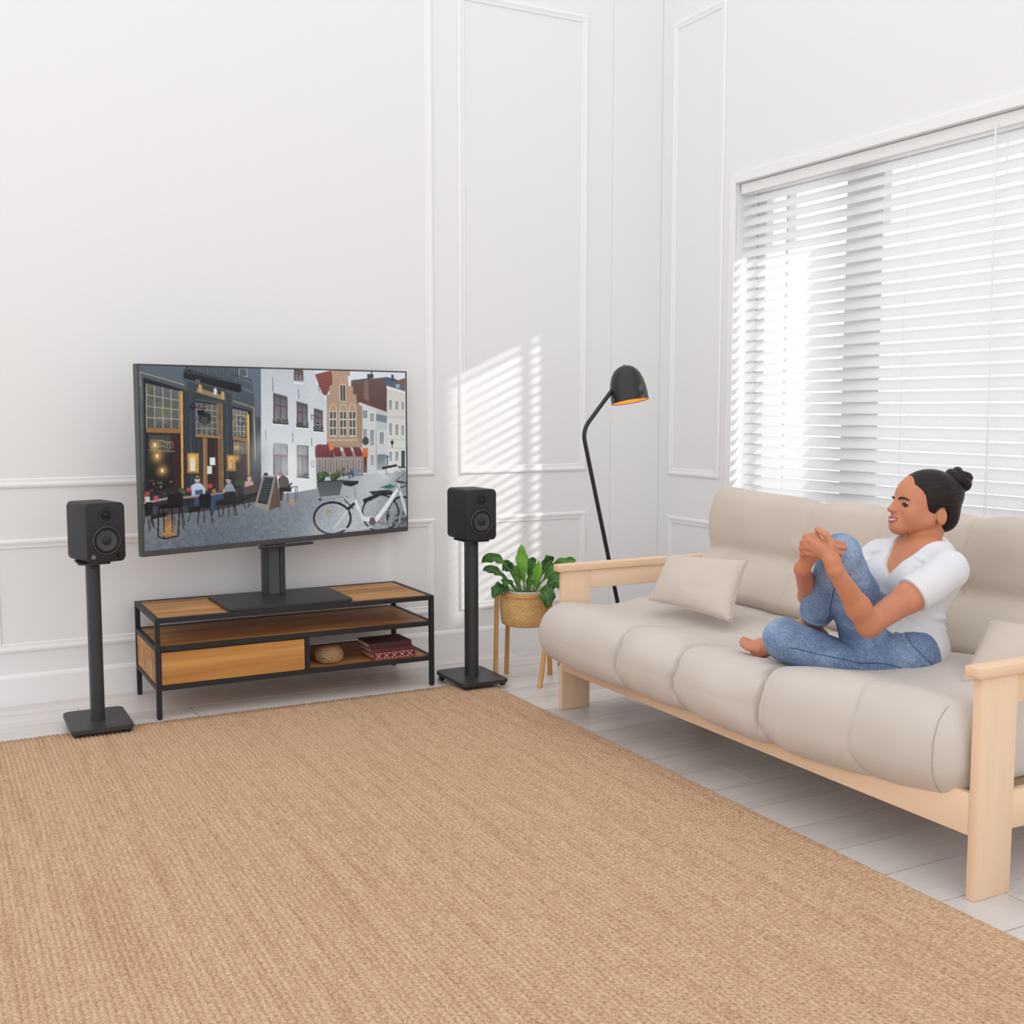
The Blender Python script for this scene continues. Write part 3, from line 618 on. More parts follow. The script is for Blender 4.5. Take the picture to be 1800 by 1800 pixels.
    P([(925, 775), (950, 742), (985, 765), (995, 800), (1000, 840), (935, 850)], (92, 88, 88)); El(942, 740, 13, 17, (170, 132, 116)); P([(928, 850), (960, 845), (950, 905), (930, 905)], (60, 62, 70)); Ln((985, 830), (1010, 795), 8, (40, 40, 42)); P([(930, 825), (1010, 820), (1004, 850), (932, 850)], (46, 46, 50)); El(852, 742, 14, 10, (70, 62, 58))
    Ln((975, 912), (1038, 914), 6, (150, 120, 90)); Ln((985, 850), (985, 912), 4, (70, 60, 52)); Ln((1030, 825), (1032, 912), 4, (80, 76, 74)); Ln((1042, 820), (1042, 900), 4, (90, 88, 88)); Ln((985, 825), (1044, 818), 5, (70, 66, 62)); Glow(1008, 908, 20, (226, 160, 90), 0.6)
    # tables
    P([(115, 908), (260, 880), (262, 892), (115, 922)], (166, 150, 130)); P([(330, 878), (450, 866), (452, 878), (332, 892)], (160, 140, 118)); P([(500, 862), (590, 850), (592, 860), (500, 874)], (150, 128, 106))
    for (x, y, c) in ((138, 858, (190, 54, 70)), (190, 884, (204, 60, 84)), (386, 834, (200, 60, 66)), (130, 870, (170, 50, 60)), (515, 812, (190, 66, 62)), (340, 835, (60, 88, 50)), (352, 848, (70, 96, 56))): El(x, y, 15, 14, c)
    Rr(122, 876, 152, 906, (196, 196, 196)); El(538, 845, 14, 16, (160, 110, 60))
    def chair(x0, y0, x1, y1, leg, c=(26, 27, 30)):
        P([(x0, y0+14), (x0+10, y0), (x1-8, y0-4), (x1, y0+10), (x1-4, y1), (x0+4, y1)], c)
        for k in range(5): Ln((x0+6, y0+14+k*(y1-y0-16)/5), (x1-6, y0+10+k*(y1-y0-16)/5), 2, (64, 62, 62), 0.6)
        for xx, dx in ((x0+6, -14), (x0+(x1-x0)*0.4, 4), (x1-8, 18)): Ln((xx, y1-4), (xx+dx, y1+leg), 6, (58, 44, 34))
    chair(258, 862, 352, 946, 110); chair(446, 862, 520, 948, 90); chair(120, 912, 170, 990, 80); chair(596, 850, 668, 920, 80, (40, 40, 44)); P([(380, 940), (450, 934), (455, 965), (384, 972)], (30, 30, 34)); P([(165, 990), (250, 970), (256, 996), (170, 1012)], (32, 32, 36)); P([(556, 905), (640, 905), (645, 925), (560, 930)], (36, 36, 40))
    for (a, b) in (((160, 990), (150, 1090)), ((340, 950), (352, 1075)), ((445, 960), (440, 1050)), ((520, 950), (526, 1030)), ((400, 965), (380, 1030)), ((560, 925), (570, 1005)), ((655, 915), (662, 995)), ((150, 920), (170, 1060)), ((690, 870), (730, 950)), ((760, 860), (745, 945))): Ln(a, b, 6, (48, 40, 34))
    for (a, b) in (((205, 936), (200, 1122)), ((330, 930), (322, 1118)), ((282, 940), (290, 1128)), ((232, 945), (238, 1132)), ((200, 1122), (238, 1134)), ((238, 1134), (322, 1118)), ((205, 936), (282, 944)), ((282, 944), (332, 930)), ((205, 936), (250, 925)), ((250, 925), (332, 930))): Ln(a, b, 8, (22, 22, 24))
    P([(205, 930), (332, 926), (330, 944), (207, 950)], (20, 20, 22)); P([(250, 990), (272, 988), (276, 1090), (252, 1094)], (150, 100, 58)); El(262, 1105, 42, 14, (176, 112, 60)); Glow(262, 1070, 46, (236, 150, 70), 0.5)
    # menu board
    P([(905, 752), (918, 752), (944, 945), (930, 952)], (112, 88, 70)); P([(858, 762), (912, 756), (935, 940), (865, 965)], (92, 74, 62), 0.9); P([(832, 748), (912, 754), (868, 968), (782, 938)], (146, 138, 130)); P([(842, 760), (898, 765), (860, 928), (800, 916)], (50, 58, 62))
    for k in range(9): Ln((842-k*3.6, 775+k*15), (884-k*3.6, 779+k*15), 3, (128, 138, 142), 0.6)
    # shrubs in pots
    for k in range(60): a = rs.uniform(0, 6.28); r = rs.uniform(0, 1)**0.5; El(1198+36*r*math.cos(a), 758+30*r*math.sin(a), 8, 8, [(40, 66, 34), (58, 88, 44), (76, 108, 58)][k % 3]); El(1274+30*r*math.cos(a), 760+22*r*math.sin(a), 7, 7, [(38, 60, 34), (56, 84, 44), (70, 100, 56)][k % 3])
    Glow(1500, 800, 130, (206, 210, 214), 0.5); Glow(1380, 1060, 230, (206, 210, 216), 0.6); Glow(1200, 1100, 120, (176, 184, 192), 0.55); Glow(1580, 740, 80, (224, 226, 228), 0.55)
    # bicycles
    Ring(1255, 1015, 112, 98, 13, (34, 36, 40)); Ring(1255, 1018, 98, 85, 4, (170, 174, 180)); Ring(1550, 985, 112, 112, 10, (44, 46, 52)); Ring(1682, 1010, 90, 125, 12, (38, 38, 44)); Ring(1550, 985, 98, 98, 4, (140, 144, 150))
    for k in range(16): a = k*math.pi/8+0.2; Ln((1255, 1018), (1255+96*math.cos(a), 1018+84*math.sin(a)), 1.8, (188, 192, 198), 0.6); Ln((1550, 985), (1550+96*math.cos(a), 985+96*math.sin(a)), 1.8, (150, 154, 160), 0.5)
    for k in range(40): El(rs.uniform(1500, 1710), rs.uniform(960, 1070), rs.uniform(6, 18), rs.uniform(4, 12), [(60, 62, 68), (120, 124, 130), (38, 40, 46), (168, 172, 178)][k % 4], 0.55)
    P([(1480, 850), (1600, 842), (1640, 858), (1500, 872)], (52, 56, 60)); P([(1545, 826), (1610, 806), (1645, 822), (1600, 836)], (44, 120, 92)); P([(1440, 900), (1560, 852), (1640, 862), (1648, 876), (1560, 872), (1450, 925)], (40, 44, 48))
    Ln((1385, 808), (1402, 905), 13, (156, 160, 166)); Ln((1400, 900), (1258, 1085), 14, (198, 202, 208)); Ln((1255, 1086), (1500, 1072), 11, (186, 190, 196)); Ln((1396, 905), (1440, 1015), 17, (214, 217, 222)); P([(1425, 1002), (1520, 1008), (1600, 900), (1652, 818), (1672, 834), (1600, 950), (1528, 1040), (1440, 1034)], (196, 201, 208), 1, (214, 217, 222)); Ln((1528, 1022), (1660, 830), 8, (232, 234, 238)); Ln((1655, 800), (1712, 1000), 16, (200, 204, 210)); Ln((1640, 790), (1668, 850), 12, (150, 156, 164))
    P([(1306, 790), (1330, 780), (1418, 786), (1412, 804), (1370, 820), (1330, 812)], (42, 46, 52)); Ln((1316, 785), (1410, 786), 5, (92, 98, 106))
    P([(1160, 788), (1322, 782), (1300, 872), (1178, 882)], (84, 85, 90), 1, (104, 104, 110)); Ln((1160, 788), (1322, 782), 6, (54, 56, 60)); Ln((1190, 900), (1350, 880), 6, (140, 146, 152)); Ln((1190, 905), (1180, 880), 5, (120, 126, 132)); Ln((1325, 895), (1385, 960), 7, (60, 62, 68)); P([(1340, 955), (1388, 915), (1396, 930), (1352, 972)], (48, 50, 56)); El(1230, 975, 18, 10, (188, 150, 74)); El(1180, 900, 9, 8, (60, 62, 66)); El(1500, 1022, 16, 13, (150, 92, 84)); El(1500, 1040, 20, 20, (90, 92, 98))
    for (a, b, wd, c) in (((1560, 708), (1650, 690), 14, (30, 32, 36)), ((1650, 690), (1690, 730), 8, (150, 154, 160)), ((1600, 760), (1660, 720), 9, (170, 174, 180)), ((1590, 742), (1640, 760), 22, (176, 180, 184)), ((1640, 790), (1700, 740), 10, (120, 124, 130)), ((1660, 700), (1704, 705), 10, (60, 62, 68)), ((1585, 690), (1585, 750), 4, (70, 72, 78)), ((1592, 640), (1592, 700), 8, (60, 96, 150)), ((1650, 790), (1710, 800), 12, (48, 50, 56)), ((1670, 830), (1712, 815), 9, (70, 72, 78)), ((1690, 720), (1700, 830), 7, (120, 124, 130))): Ln(a, b, wd, c)
    El(1592, 638, 9, 12, (74, 118, 172)); Ln((1622, 530), (1622, 580), 4, (40, 42, 46)); P([(1612, 540), (1632, 540), (1628, 562), (1616, 562)], (46, 48, 52))
    # cobble grain, overall grain
    g = smooth(rs.randn(h, w), 2); g2 = smooth(rs.randn(h, w), 6); gm = mp([(60, 930), (830, 930), (1160, 850), (1720, 760)])
    yb = np.interp(np.arange(w), gm[:, 0], gm[:, 1]); mask = np.clip((YY-yb[None, :])/40, 0, 1)
    I += ((g*0.10+g2*0.16)*mask*0.9)[..., None]; I += (smooth(rs.randn(h, w), 1)*0.018)[..., None]
    Glow(1180, 1180, 210, (170, 176, 184), 0.35)
    I = np.clip(I, 0.0, 1.0); lum = I.mean(2, keepdims=True); I = lum+(I-lum)*0.80
    return np.clip(I.reshape(H, SS, W, SS, 3).mean((1, 3)), 0, 1)

def make_tv():
    W_, H_, T_ = 1.357, 0.766, 0.034
    t = empty('television', (TVC[0]+0.0655*0.959, TVC[1]+0.0655*0.282, 0.655), TVA, 'large flat television showing a cobbled street of cafes and parked bicycles', 'television')
    bz = Mat('tv_bezel', srgb(72, 72, 73), 0.4, 0.4).m
    f = MB(); b = 0.006
    f.box((-W_/2, 0, 0), (W_/2, T_, 0.022), 0.001, 1).box((-W_/2, 0, H_-b), (W_/2, T_, H_), 0.001, 1)
    f.box((-W_/2, 0, 0.022), (-W_/2+0.010, T_, H_-b), 0.0, 1).box((W_/2-b, 0, 0.022), (W_/2, T_, H_-b), 0.0, 1)
    f.build('bezel', bz, t)
    MB().box((-W_/2+0.0105, 0.006, 0.0225), (W_/2-b-0.0005, T_-0.002, H_-b-0.0005), 0, 1).build('back_panel', M['black'], t)
    x0, x1, z0, z1 = -W_/2+0.0105, W_/2-b-0.0005, 0.0225, H_-b-0.0005
    img = screen_picture(); h, w = img.shape[:2]
    xs = np.linspace(x0, x1, w); zs_ = np.linspace(z1, z0, h)
    V = np.zeros((h, w, 3)); V[..., 0] = xs[None, :]; V[..., 1] = 0.003; V[..., 2] = zs_[:, None]
    m = Mat('tv_screen', (0, 0, 0, 1), 0.25, 0.25)
    at = m.node('ShaderNodeAttribute', attribute_name='picture'); m.l.new(at.outputs['Color'], m.b.inputs['Emission Color']); m.b.inputs['Emission Strength'].default_value = 0.92
    o = npmesh('screen', V.reshape(-1, 3), grid_quads(h, w), m.m, t, False)
    a = o.data.color_attributes.new('picture', 'FLOAT_COLOR', 'POINT')
    lin = np.where(img <= 0.04045, img/12.92, ((img+0.055)/1.055)**2.4)
    a.data.foreach_set('color', np.concatenate([lin, np.ones((h, w, 1))], -1).astype(np.float32).ravel())
    o['label'] = 'lit screen with a street scene'
make_tv()

# ------------------------------------------------------------------ speakers on stands
def make_stand(x, y, label):
    t = empty('speaker_stand', (x, y, 0.0), 0, label, 'speaker stand', 'speaker stands')
    zr = 0.014
    MB().prism(rrect(0.226, 0.305, 0.024), 0.014+zr, 0.030+zr, None, 0.003).build('base_plate', M['char'], t)
    for sx in (-1, 1):
        for sy in (-1, 1):
            h0 = 0.0145 if sy < 0 else 0.0005
            MB().lathe([(0.011, h0), (0.013, h0+0.002), (0.013, 0.0139+zr)], 14, Matrix.Translation((sx*0.09, sy*0.13, 0)), True, True).build('foot', M['black'], t)
    c = MB(); ring = []
    pts = rrect(0.050, 0.080, 0.0245, 6)
    c.prism(pts, 0.0302+zr, 0.656).build('column', M['char'], t, 40)
    MB().box((-0.012, -0.046, 0.636), (0.012, -0.0405, 0.648), 0.001, 1).build('cable_clip', M['black'], t)
    MB().prism(rrect(0.115, 0.15, 0.012), 0.6562, 0.6622, None, 0.001).build('top_plate', M['char'], t)
def make_speaker(x, y, rz, label, powered):
    t = empty('speaker', (x, y, 0.6624), rz, label, 'speaker', 'bookshelf speakers')
    Wd, Dp, Ht = 0.148, 0.19, 0.224
    Mx = Matrix.Translation((0, Dp/2, Ht/2+0.004)) @ Matrix.Rotation(R(90), 4, 'X')
    MB().box((-0.05, -0.07, 0.0), (0.05, 0.07, 0.0039), 0.001, 1).build('rubber_pad', M['spkdark'], t)
    MB().prism(rrect(Wd, Ht, 0.017), 0.0, Dp, Mx, 0.003).build('cabinet', M['spk'], t, 35)
    F = lambda cx, cz: Matrix.Translation((cx, -Dp/2, cz)) @ Matrix.Rotation(R(90), 4, 'X')
    # tweeter with waveguide
    tw = MB().lathe([(0.031, 0.0), (0.0305, 0.0012), (0.028, 0.0014), (0.024, -0.0016), (0.0205, -0.006), (0.0195, 0.0)], 32, F(0.004, 0.182)).build('tweeter', M['spk'], t, 50)
    MB().lathe([(0.0195, 0.0004), (0.019, 0.003), (0.014, 0.003), (0.0125, 0.001), (0.0085, 0.0015), (0.006, 0.005), (0.0005, 0.0065)], 28, F(0.004, 0.182)).build('tweeter_dome', M['spkdark'], tw, 50)
    wf = MB().lathe([(0.056, 0.0002), (0.0555, 0.002), (0.052, 0.003), (0.050, 0.003), (0.0485, 0.0008)], 40, F(0.002, 0.086)).build('woofer', M['spkdark'], t, 50)
    MB().lathe([(0.0485, 0.0015), (0.046, 0.0052), (0.042, 0.0052), (0.0395, 0.002)], 40, F(0.002, 0.086)).build('surround', M['spkdark'], wf, 50)
    MB().lathe([(0.0395, 0.0022), (0.026, 0.0006), (0.017, 0.0004)], 40, F(0.002, 0.086)).build('woofer_cone', M['cone'], wf, 50)
    MB().lathe([(0.0175, 0.0004), (0.016, 0.005), (0.010, 0.0085), (0.0005, 0.0098)], 32, F(0.002, 0.086)).build('dust_cap', M['spk'], wf, 60)
    MB().lathe([(0.0505, 0.003), (0.0515, 0.0042), (0.0525, 0.003)], 40, F(0.002, 0.086)).build('trim_ring', Mat('trim_ring_grey', srgb(120, 120, 122), 0.35, 0.5).m, wf, 60)
    if powered:
        MB().lathe([(0.0105, 0.0), (0.0102, 0.010), (0.0085, 0.0125), (0.0005, 0.0128)], 24, F(0.053, 0.026)).build('volume_knob', M['spkdark'], t, 40)
        bd = MB().lathe([(0.0088, 0.0002), (0.0088, 0.0012), (0.0005, 0.0013)], 24, F(-0.050, 0.026)).build('badge', M['badge'], t, 40)
        k = MB().lathe([(0.0062, 0.0013), (0.0062, 0.0018), (0.0050, 0.0018), (0.0050, 0.0013)], 20, F(-0.050, 0.026))
        for (p, q) in (((-0.002, -0.0032), (-0.002, 0.0032)), ((-0.0015, 0.0), (0.0022, 0.003)), ((-0.0015, 0.0), (0.0022, -0.003))):
            k.tube([(-0.050+p[0], -Dp/2-0.0016, 0.026+p[1]), (-0.050+q[0], -Dp/2-0.0016, 0.026+q[1])], 0.0005, 5)
        k.build('emblem', Mat('emblem_light', srgb(150, 150, 152), 0.4).m, bd)
make_stand(0.573, 4.515, 'charcoal speaker stand at the left end of the console')
make_stand(2.172, 4.475, 'charcoal speaker stand beside the potted fern')
make_speaker(0.590, 4.515, R(14), 'black powered bookshelf speaker with a knob and round badge', True)
make_speaker(2.174, 4.475, R(1), 'black bookshelf speaker on the stand beside the fern', False)

# ------------------------------------------------------------------ floor lamp
def make_lamp():
    bx, by = 2.966, 4.36
    t = empty('floor_lamp', (bx, by, 0), 0, 'black floor lamp with a bent pole and dome shade behind the sofa', 'lamp')
    L = Vector((bx, by, 0))
    pts = [Vector((2.962, by, 0.012))]; top = Vector((2.69, by, 1.115)); arm_end = Vector((2.862, by-0.0, 1.352))
    pts += [pts[0].lerp(top, k/6) for k in range(1, 6)]
    b = Vector((2.683, by, 1.145))
    p0 = pts[0].lerp(b, 0.955); p2 = b.lerp(arm_end, 0.20)
    pts += [((1-u)**2)*p0+2*u*(1-u)*b+u*u*p2 for u in [k/8 for k in range(9)]]
    pts += [p2.lerp(arm_end, k/3) for k in range(1, 4)]
    MB().tube([p-L for p in pts], 0.0098, 14).build('pole', M['lampblk'], t, 50)
    MB().tube([Vector((2.668, 4.246, 0.010))-L, Vector((2.962, 4.36, 0.010))-L, Vector((2.70, 4.60, 0.010))-L], 0.009, 10).build('base', M['lampblk'], t, 50)
    # shade: dome tilted, opening down
    ax = Vector((0.10, -0.05, -1.0)).normalized()      # opening direction
    apex = Vector((2.912, by+0.007, 1.442)); q = ax.to_track_quat('Z', 'Y').to_matrix().to_4x4()
    ax = Vector((0.085, -0.185, -1.0)).normalized(); q = ax.to_track_quat('Z', 'Y').to_matrix().to_4x4()
    Mx = Matrix.Translation(apex-L) @ q
    prof = [(0.0005, 0.0), (0.019, 0.0015), (0.036, 0.008), (0.054, 0.023), (0.068, 0.045), (0.078, 0.073), (0.084, 0.105), (0.0868, 0.138), (0.0875, 0.168)]
    MB().lathe(prof, 40, Mx).build('shade', M['lampblk'], t, 60)
    inn = [(r-0.0015 if r > 0.003 else r, z+0.0012) for r, z in prof[:-1]]+[(0.0860, 0.168)]
    MB().lathe(inn, 40, Mx).build('shade_lining', M['gold'], t, 60)
    MB().lathe([(0.0873, 0.167), (0.0880, 0.1685), (0.0873, 0.170), (0.0858, 0.170), (0.0855, 0.167)], 40, Mx).build('rim', M['lampblk'], t, 60)
    MB().lathe([(0.0005, -0.004), (0.007, -0.003), (0.009, 0.0), (0.009, 0.002)], 18, Mx).build('cap', M['lampblk'], t, 60)
    bm_ = Mat('lamp_bulb', srgb(255, 244, 225), 0.3); bm_.b.inputs['Emission Color'].default_value = srgb(255, 214, 150); bm_.b.inputs['Emission Strength'].default_value = 6.0
    MB().lathe([(0.012, 0.04), (0.013, 0.07), (0.022, 0.09), (0.027, 0.110), (0.022, 0.128), (0.010, 0.137), (0.0005, 0.139)], 24, Mx).build('bulb', bm_.m, t, 60)
make_lamp()

# ------------------------------------------------------------------ planter on legs with a fern
def make_planter():
    cx, cy = 2.425, 4.425
    t = empty('planter', (cx, cy, 0), 0, 'round woven bamboo planter on four splayed legs beside the sofa', 'planter')
    m = Mat('bamboo_weave', rough=0.7, spec=0.25)
    tc = m.node('ShaderNodeTexCoord'); sep = m.node('ShaderNodeSeparateXYZ'); m.l.new(tc.outputs['Object'], sep.inputs[0])
    at = m.node('ShaderNodeMath', operation='ARCTAN2'); m.l.new(sep.outputs[1], at.inputs[0]); m.l.new(sep.outputs[0], at.inputs[1])
    cmb = m.node('ShaderNodeCombineXYZ'); m.l.new(at.outputs[0], cmb.inputs[0]); m.l.new(sep.outputs[2], cmb.inputs[1])
    # herringbone: bands whose slant flips column by column
    def math_(op, a, b=None):
        n = m.node('ShaderNodeMath', operation=op)
        for k, v in enumerate((a, b)):
            if v is None: continue
            if isinstance(v, (int, float)): n.inputs[k].default_value = v
            else: m.l.new(v, n.inputs[k])
        return n.outputs[0]
    u = math_('MULTIPLY', at.outputs[0], 5.5); tri = math_('PINGPONG', u, 1.0)
    zz = math_('MULTIPLY', sep.outputs[2], 52.0)
    ph = math_('ADD', zz, math_('MULTIPLY', tri, 1.6)); saw = math_('FRACT', ph)
    edge = math_('PINGPONG', math_('MULTIPLY', saw, 1.0), 0.5)
    n = m.noise(m.coords((30, 30, 30)), 1, 3, 0.6)
    c = m.ramp(edge, [(0.0, srgb(158, 112, 62)), (0.12, srgb(208, 164, 108)), (0.4, srgb(224, 184, 130))])
    c = m.mix(0.45, c, m.ramp(n, [(0.3, srgb(190, 142, 84)), (0.7, srgb(232, 196, 142))]))
    m.color(c); m.bump(edge, 0.6, 0.006)
    leg = wood('bamboo_leg', [(0.3, srgb(176, 122, 62)), (0.5, srgb(204, 154, 92)), (0.7, srgb(220, 174, 112))], 2, 0.8, 0.5, 0.05)
    MB().lathe([(0.001, 0.262), (0.100, 0.262), (0.110, 0.268), (0.116, 0.30), (0.122, 0.36), (0.124, 0.405), (0.119, 0.405), (0.116, 0.35), (0.110, 0.29), (0.001, 0.285)], 48).build('basket', m.m, t, 60)
    MB().lathe([(0.1235, 0.398), (0.128, 0.400), (0.129, 0.410), (0.127, 0.418), (0.118, 0.418), (0.1165, 0.410), (0.118, 0.400)], 48).build('rim', leg, t, 60)
    feet = {'a': (2.314, 4.487), 'b': (2.403, 4.577), 'c': (2.413, 4.268), 'd': (2.542, 4.452)}
    for k, (fx, fy) in feet.items():
        a = Vector((fx-cx, fy-cy, 0.0)); d = a.normalized()
        topp = Vector((d.x*0.134, d.y*0.134, 0.416)) if k != 'c' else Vector((0.0705, -0.1145, 0.416))
        low = Vector((d.x*0.139, d.y*0.139, 0.0)) if k == 'a' else Vector((d.x*0.152, d.y*0.152, 0.0))
        MB().tube([low, low.lerp(topp, 0.5), topp], [0.0115, 0.0105, 0.0095], 10).build('leg', leg, t, 50)
    for a in (R(200), R(60), R(-40)):
        MB().lathe([(0.0045, -0.006), (0.0045, 0.006)], 8, Matrix.Translation((0.129*math.cos(a), 0.129*math.sin(a), 0.405)) @ Matrix.Rotation(a, 4, 'Z') @ Matrix.Rotation(R(90), 4, 'Y'), True, True).build('peg', leg, t, 50)
    # fern in its own pot
    p = empty('potted_fern', (cx, cy, 0.286), 0, 'green fern with long wavy leaves growing in the bamboo planter', 'plant')
    MB().lathe([(0.001, 0.0), (0.080, 0.0), (0.088, 0.05), (0.100, 0.137), (0.104, 0.139), (0.104, 0.131), (0.097, 0.120), (0.094, 0.110)], 40).build('pot', Mat('pot_white', srgb(226, 224, 222), 0.4).m, p, 60)
    sm = Mat('soil', srgb(62, 48, 38), 0.95, 0.1); sm.bump(sm.noise(sm.coords((120, 120, 120)), 1, 4), 0.8, 0.01)
    MB().lathe([(0.0005, 0.118), (0.05, 0.117), (0.096, 0.112)], 32).build('soil', sm.m, p, 60)
    def leafmat(nm, c0, c1, c2):
        g = Mat(nm, rough=0.42, spec=0.45); v = g.coords((1, 1, 1)); nz = g.noise(v, 22, 4, 0.6)
        g.color(g.ramp(nz, [(0.3, c0), (0.55, c1), (0.8, c2)])); g.bump(g.noise(v, 90, 3), 0.25, 0.004)
        g.b.inputs['Subsurface Weight'].default_value = 0.0
        tl = g.node('ShaderNodeBsdfTranslucent'); tl.inputs[0].default_value = c2; mx = g.node('ShaderNodeMixShader'); mx.inputs[0].default_value = 0.22
        g.l.new(g.b.outputs[0], mx.inputs[1]); g.l.new(tl.outputs[0], mx.inputs[2]); g.l.new(mx.outputs[0], g.n['Material Output'].inputs[0]); return g.m
    lm = [leafmat('leaf_dark', srgb(38, 78, 30), srgb(58, 104, 40), srgb(86, 136, 54)), leafmat('leaf_mid', srgb(58, 108, 36), srgb(84, 140, 48), srgb(116, 168, 66)), leafmat('leaf_bright', srgb(92, 150, 44), srgb(122, 182, 62), srgb(156, 206, 88))]
    stem_m = Mat('leaf_midrib', srgb(120, 150, 80), 0.5).m
    def leaf(base, mid, tip, wid, mat, face, ruff=0.15, wpos=0.6, stalk=0.25):
        base, mid, tip = Vector(base), Vector(mid), Vector(tip); face = Vector(face)
        n, mcol = 22, 7; V = []; spine = []
        for i in range(n):
            u = i/(n-1); c = (1-u)**2*base+2*u*(1-u)*mid+u*u*tip
            tdir = (2*(1-u)*(mid-base)+2*u*(tip-mid)).normalized()
            side = tdir.cross(face).normalized(); nr = side.cross(tdir).normalized()
            if u < stalk: wd = 0.004
            else:
                s_ = (u-stalk)/(1-stalk); wd = max(0.0015, wid*math.sin(math.pi*min(1, s_**(math.log(0.5)/math.log(wpos))))**0.72)
                wd = max(wd, 0.0045*(1-s_))
            spine.append(c)
            for j in range(mcol):
                w_ = -1+2*j/(mcol-1); rf = ruff*wid*math.sin(u*26+(2 if w_ > 0 else 0)+wid*90)*(w_*w_) if u > stalk else 0
                ww = wd*(1+0.12*math.sin(u*31+w_*3))
                V.append(c+side*(w_*ww)+nr*(rf+abs(w_)*wd*0.28))
        q = grid_quads(n, mcol)
        o = npmesh('leaf', [tuple(x) for x in V], q, mat, p)
        md = o.modifiers.new('thickness', 'SOLIDIFY'); md.thickness = 0.0008; md.offset = 0
        MB().tube(spine[:-1], [0.0030*(1-0.8*i/(n-1)) for i in range(n-1)], 5).build('midrib', stem_m, o, 60)
    # leaf coordinates are relative to the pot base; image right is roughly (0.88,-0.47), towards the viewer (-0.47,-0.88)
    rt = Vector((0.883, -0.469, 0)); tw = Vector((-0.469, -0.883, 0)); zz_ = Vector((0, 0, 1))
    def C(r, f_, z): return rt*r+tw*f_+zz_*z
    specs = [
        ((0.00, 0.02), (-0.02, 0.03, 0.20), (-0.018, 0.01, 0.345), 0.030, 2, tw, 0.14, 0.64, 0.22),
        ((0.03, 0.03), (0.05, 0.05, 0.18), (0.052, 0.045, 0.275), 0.023, 2, tw, 0.08, 0.5, 0.25),
        ((-0.03, 0.0), (-0.10, 0.02, 0.33), (-0.185, 0.02, 0.262), 0.026, 1, tw+zz_*0.6, 0.35, 0.65, 0.3),
        ((-0.04, 0.02), (-0.12, 0.05, 0.25), (-0.178, 0.06, 0.232), 0.022, 0, tw+zz_*0.6, 0.35, 0.6, 0.3),
        ((-0.03, 0.04), (-0.09, 0.09, 0.22), (-0.085, 0.12, 0.165), 0.026, 0, tw+zz_, 0.3, 0.55, 0.3),
        ((-0.04, 0.05), (-0.115, 0.10, 0.19), (-0.135, 0.12, 0.115), 0.034, 0, tw+zz_, 0.2, 0.5, 0.25),
        ((0.04, 0.02), (0.10, 0.03, 0.24), (0.205, 0.02, 0.275), 0.032, 1, tw+zz_*0.5, 0.35, 0.6, 0.25),
        ((0.05, 0.0), (0.09, -0.03, 0.27), (0.115, -0.04, 0.262), 0.034, 0, tw, 0.25, 0.6, 0.3),
        ((0.05, 0.04), (0.16, 0.06, 0.24), (0.165, 0.10, 0.12), 0.052, 0, tw+zz_*0.6+rt*0.3, 0.18, 0.55, 0.2),
        ((0.05, 0.06), (0.10, 0.13, 0.18), (0.085, 0.15, 0.075), 0.040, 0, tw+zz_*0.3, 0.15, 0.5, 0.25),
        ((0.02, -0.04), (0.03, -0.09, 0.24), (0.015, -0.13, 0.26), 0.030, 0, tw, 0.2, 0.6, 0.3),
        ((-0.02, -0.04), (-0.07, -0.09, 0.25), (-0.10, -0.13, 0.22), 0.030, 0, tw+zz_*0.4, 0.25, 0.6, 0.3),
        ((0.00, -0.02), (0.02, -0.02, 0.20), (0.035, -0.03, 0.255), 0.024, 1, tw, 0.15, 0.6, 0.3),
        ((0.06, 0.01), (0.14, -0.02, 0.21), (0.20, -0.03, 0.185), 0.032, 0, tw+zz_*0.8, 0.3, 0.6, 0.25),
        ((0.01, 0.05), (0.015, 0.06, 0.16), (0.012, 0.07, 0.205), 0.018, 1, tw, 0.1, 0.6, 0.3),
        ((-0.02, 0.03), (-0.035, 0.05, 0.18), (-0.045, 0.05, 0.255), 0.020, 1, tw, 0.12, 0.6, 0.3),
    ]
    for (b, mi, ti, wd, mt, fc, rf, wp, st) in specs:
        leaf(C(b[0]*0.8, b[1]*0.8, 0.112), C(mi[0]*1.05, mi[1], mi[2]*1.04), C(ti[0]*1.1, ti[1], ti[2]), wd*0.92, lm[mt], fc, rf, wp, st)
make_planter()

# ------------------------------------------------------------------ sofa
def rr_section(w, h, radii, n=10, per=14):
    """closed rounded rectangle section, counter clockwise from the lower right; radii for (right-bottom, right-top, left-top, left-bottom)"""
    out = []
    cs = [(w/2, -h/2, 270), (w/2, h/2, 0), (-w/2, h/2, 90), (-w/2, -h/2, 180)]
    for k, (cx, cy, a0) in enumerate(cs):
        r = radii[k]; px = cx-math.copysign(r, cx); py = cy-math.copysign(r, cy)
        for j in range(n+1):
            a = R(a0+90*j/n); out.append((px+r*math.cos(a), py+r*math.sin(a)))
        nx_, ny_, na = cs[(k+1) % 4]; rn = radii[(k+1) % 4]
        qx = nx_-math.copysign(rn, nx_); qy = ny_-math.copysign(rn, ny_)
        e0 = out[-1]; a = R(na); e1 = (qx+rn*math.cos(a), qy+rn*math.sin(a))
        for j in range(1, per): out.append((e0[0]+(e1[0]-e0[0])*j/per, e0[1]+(e1[1]-e0[1])*j/per))
    return np.array(out)
def nz(x, y, z): return noise.noise(Vector((x, y, z)))

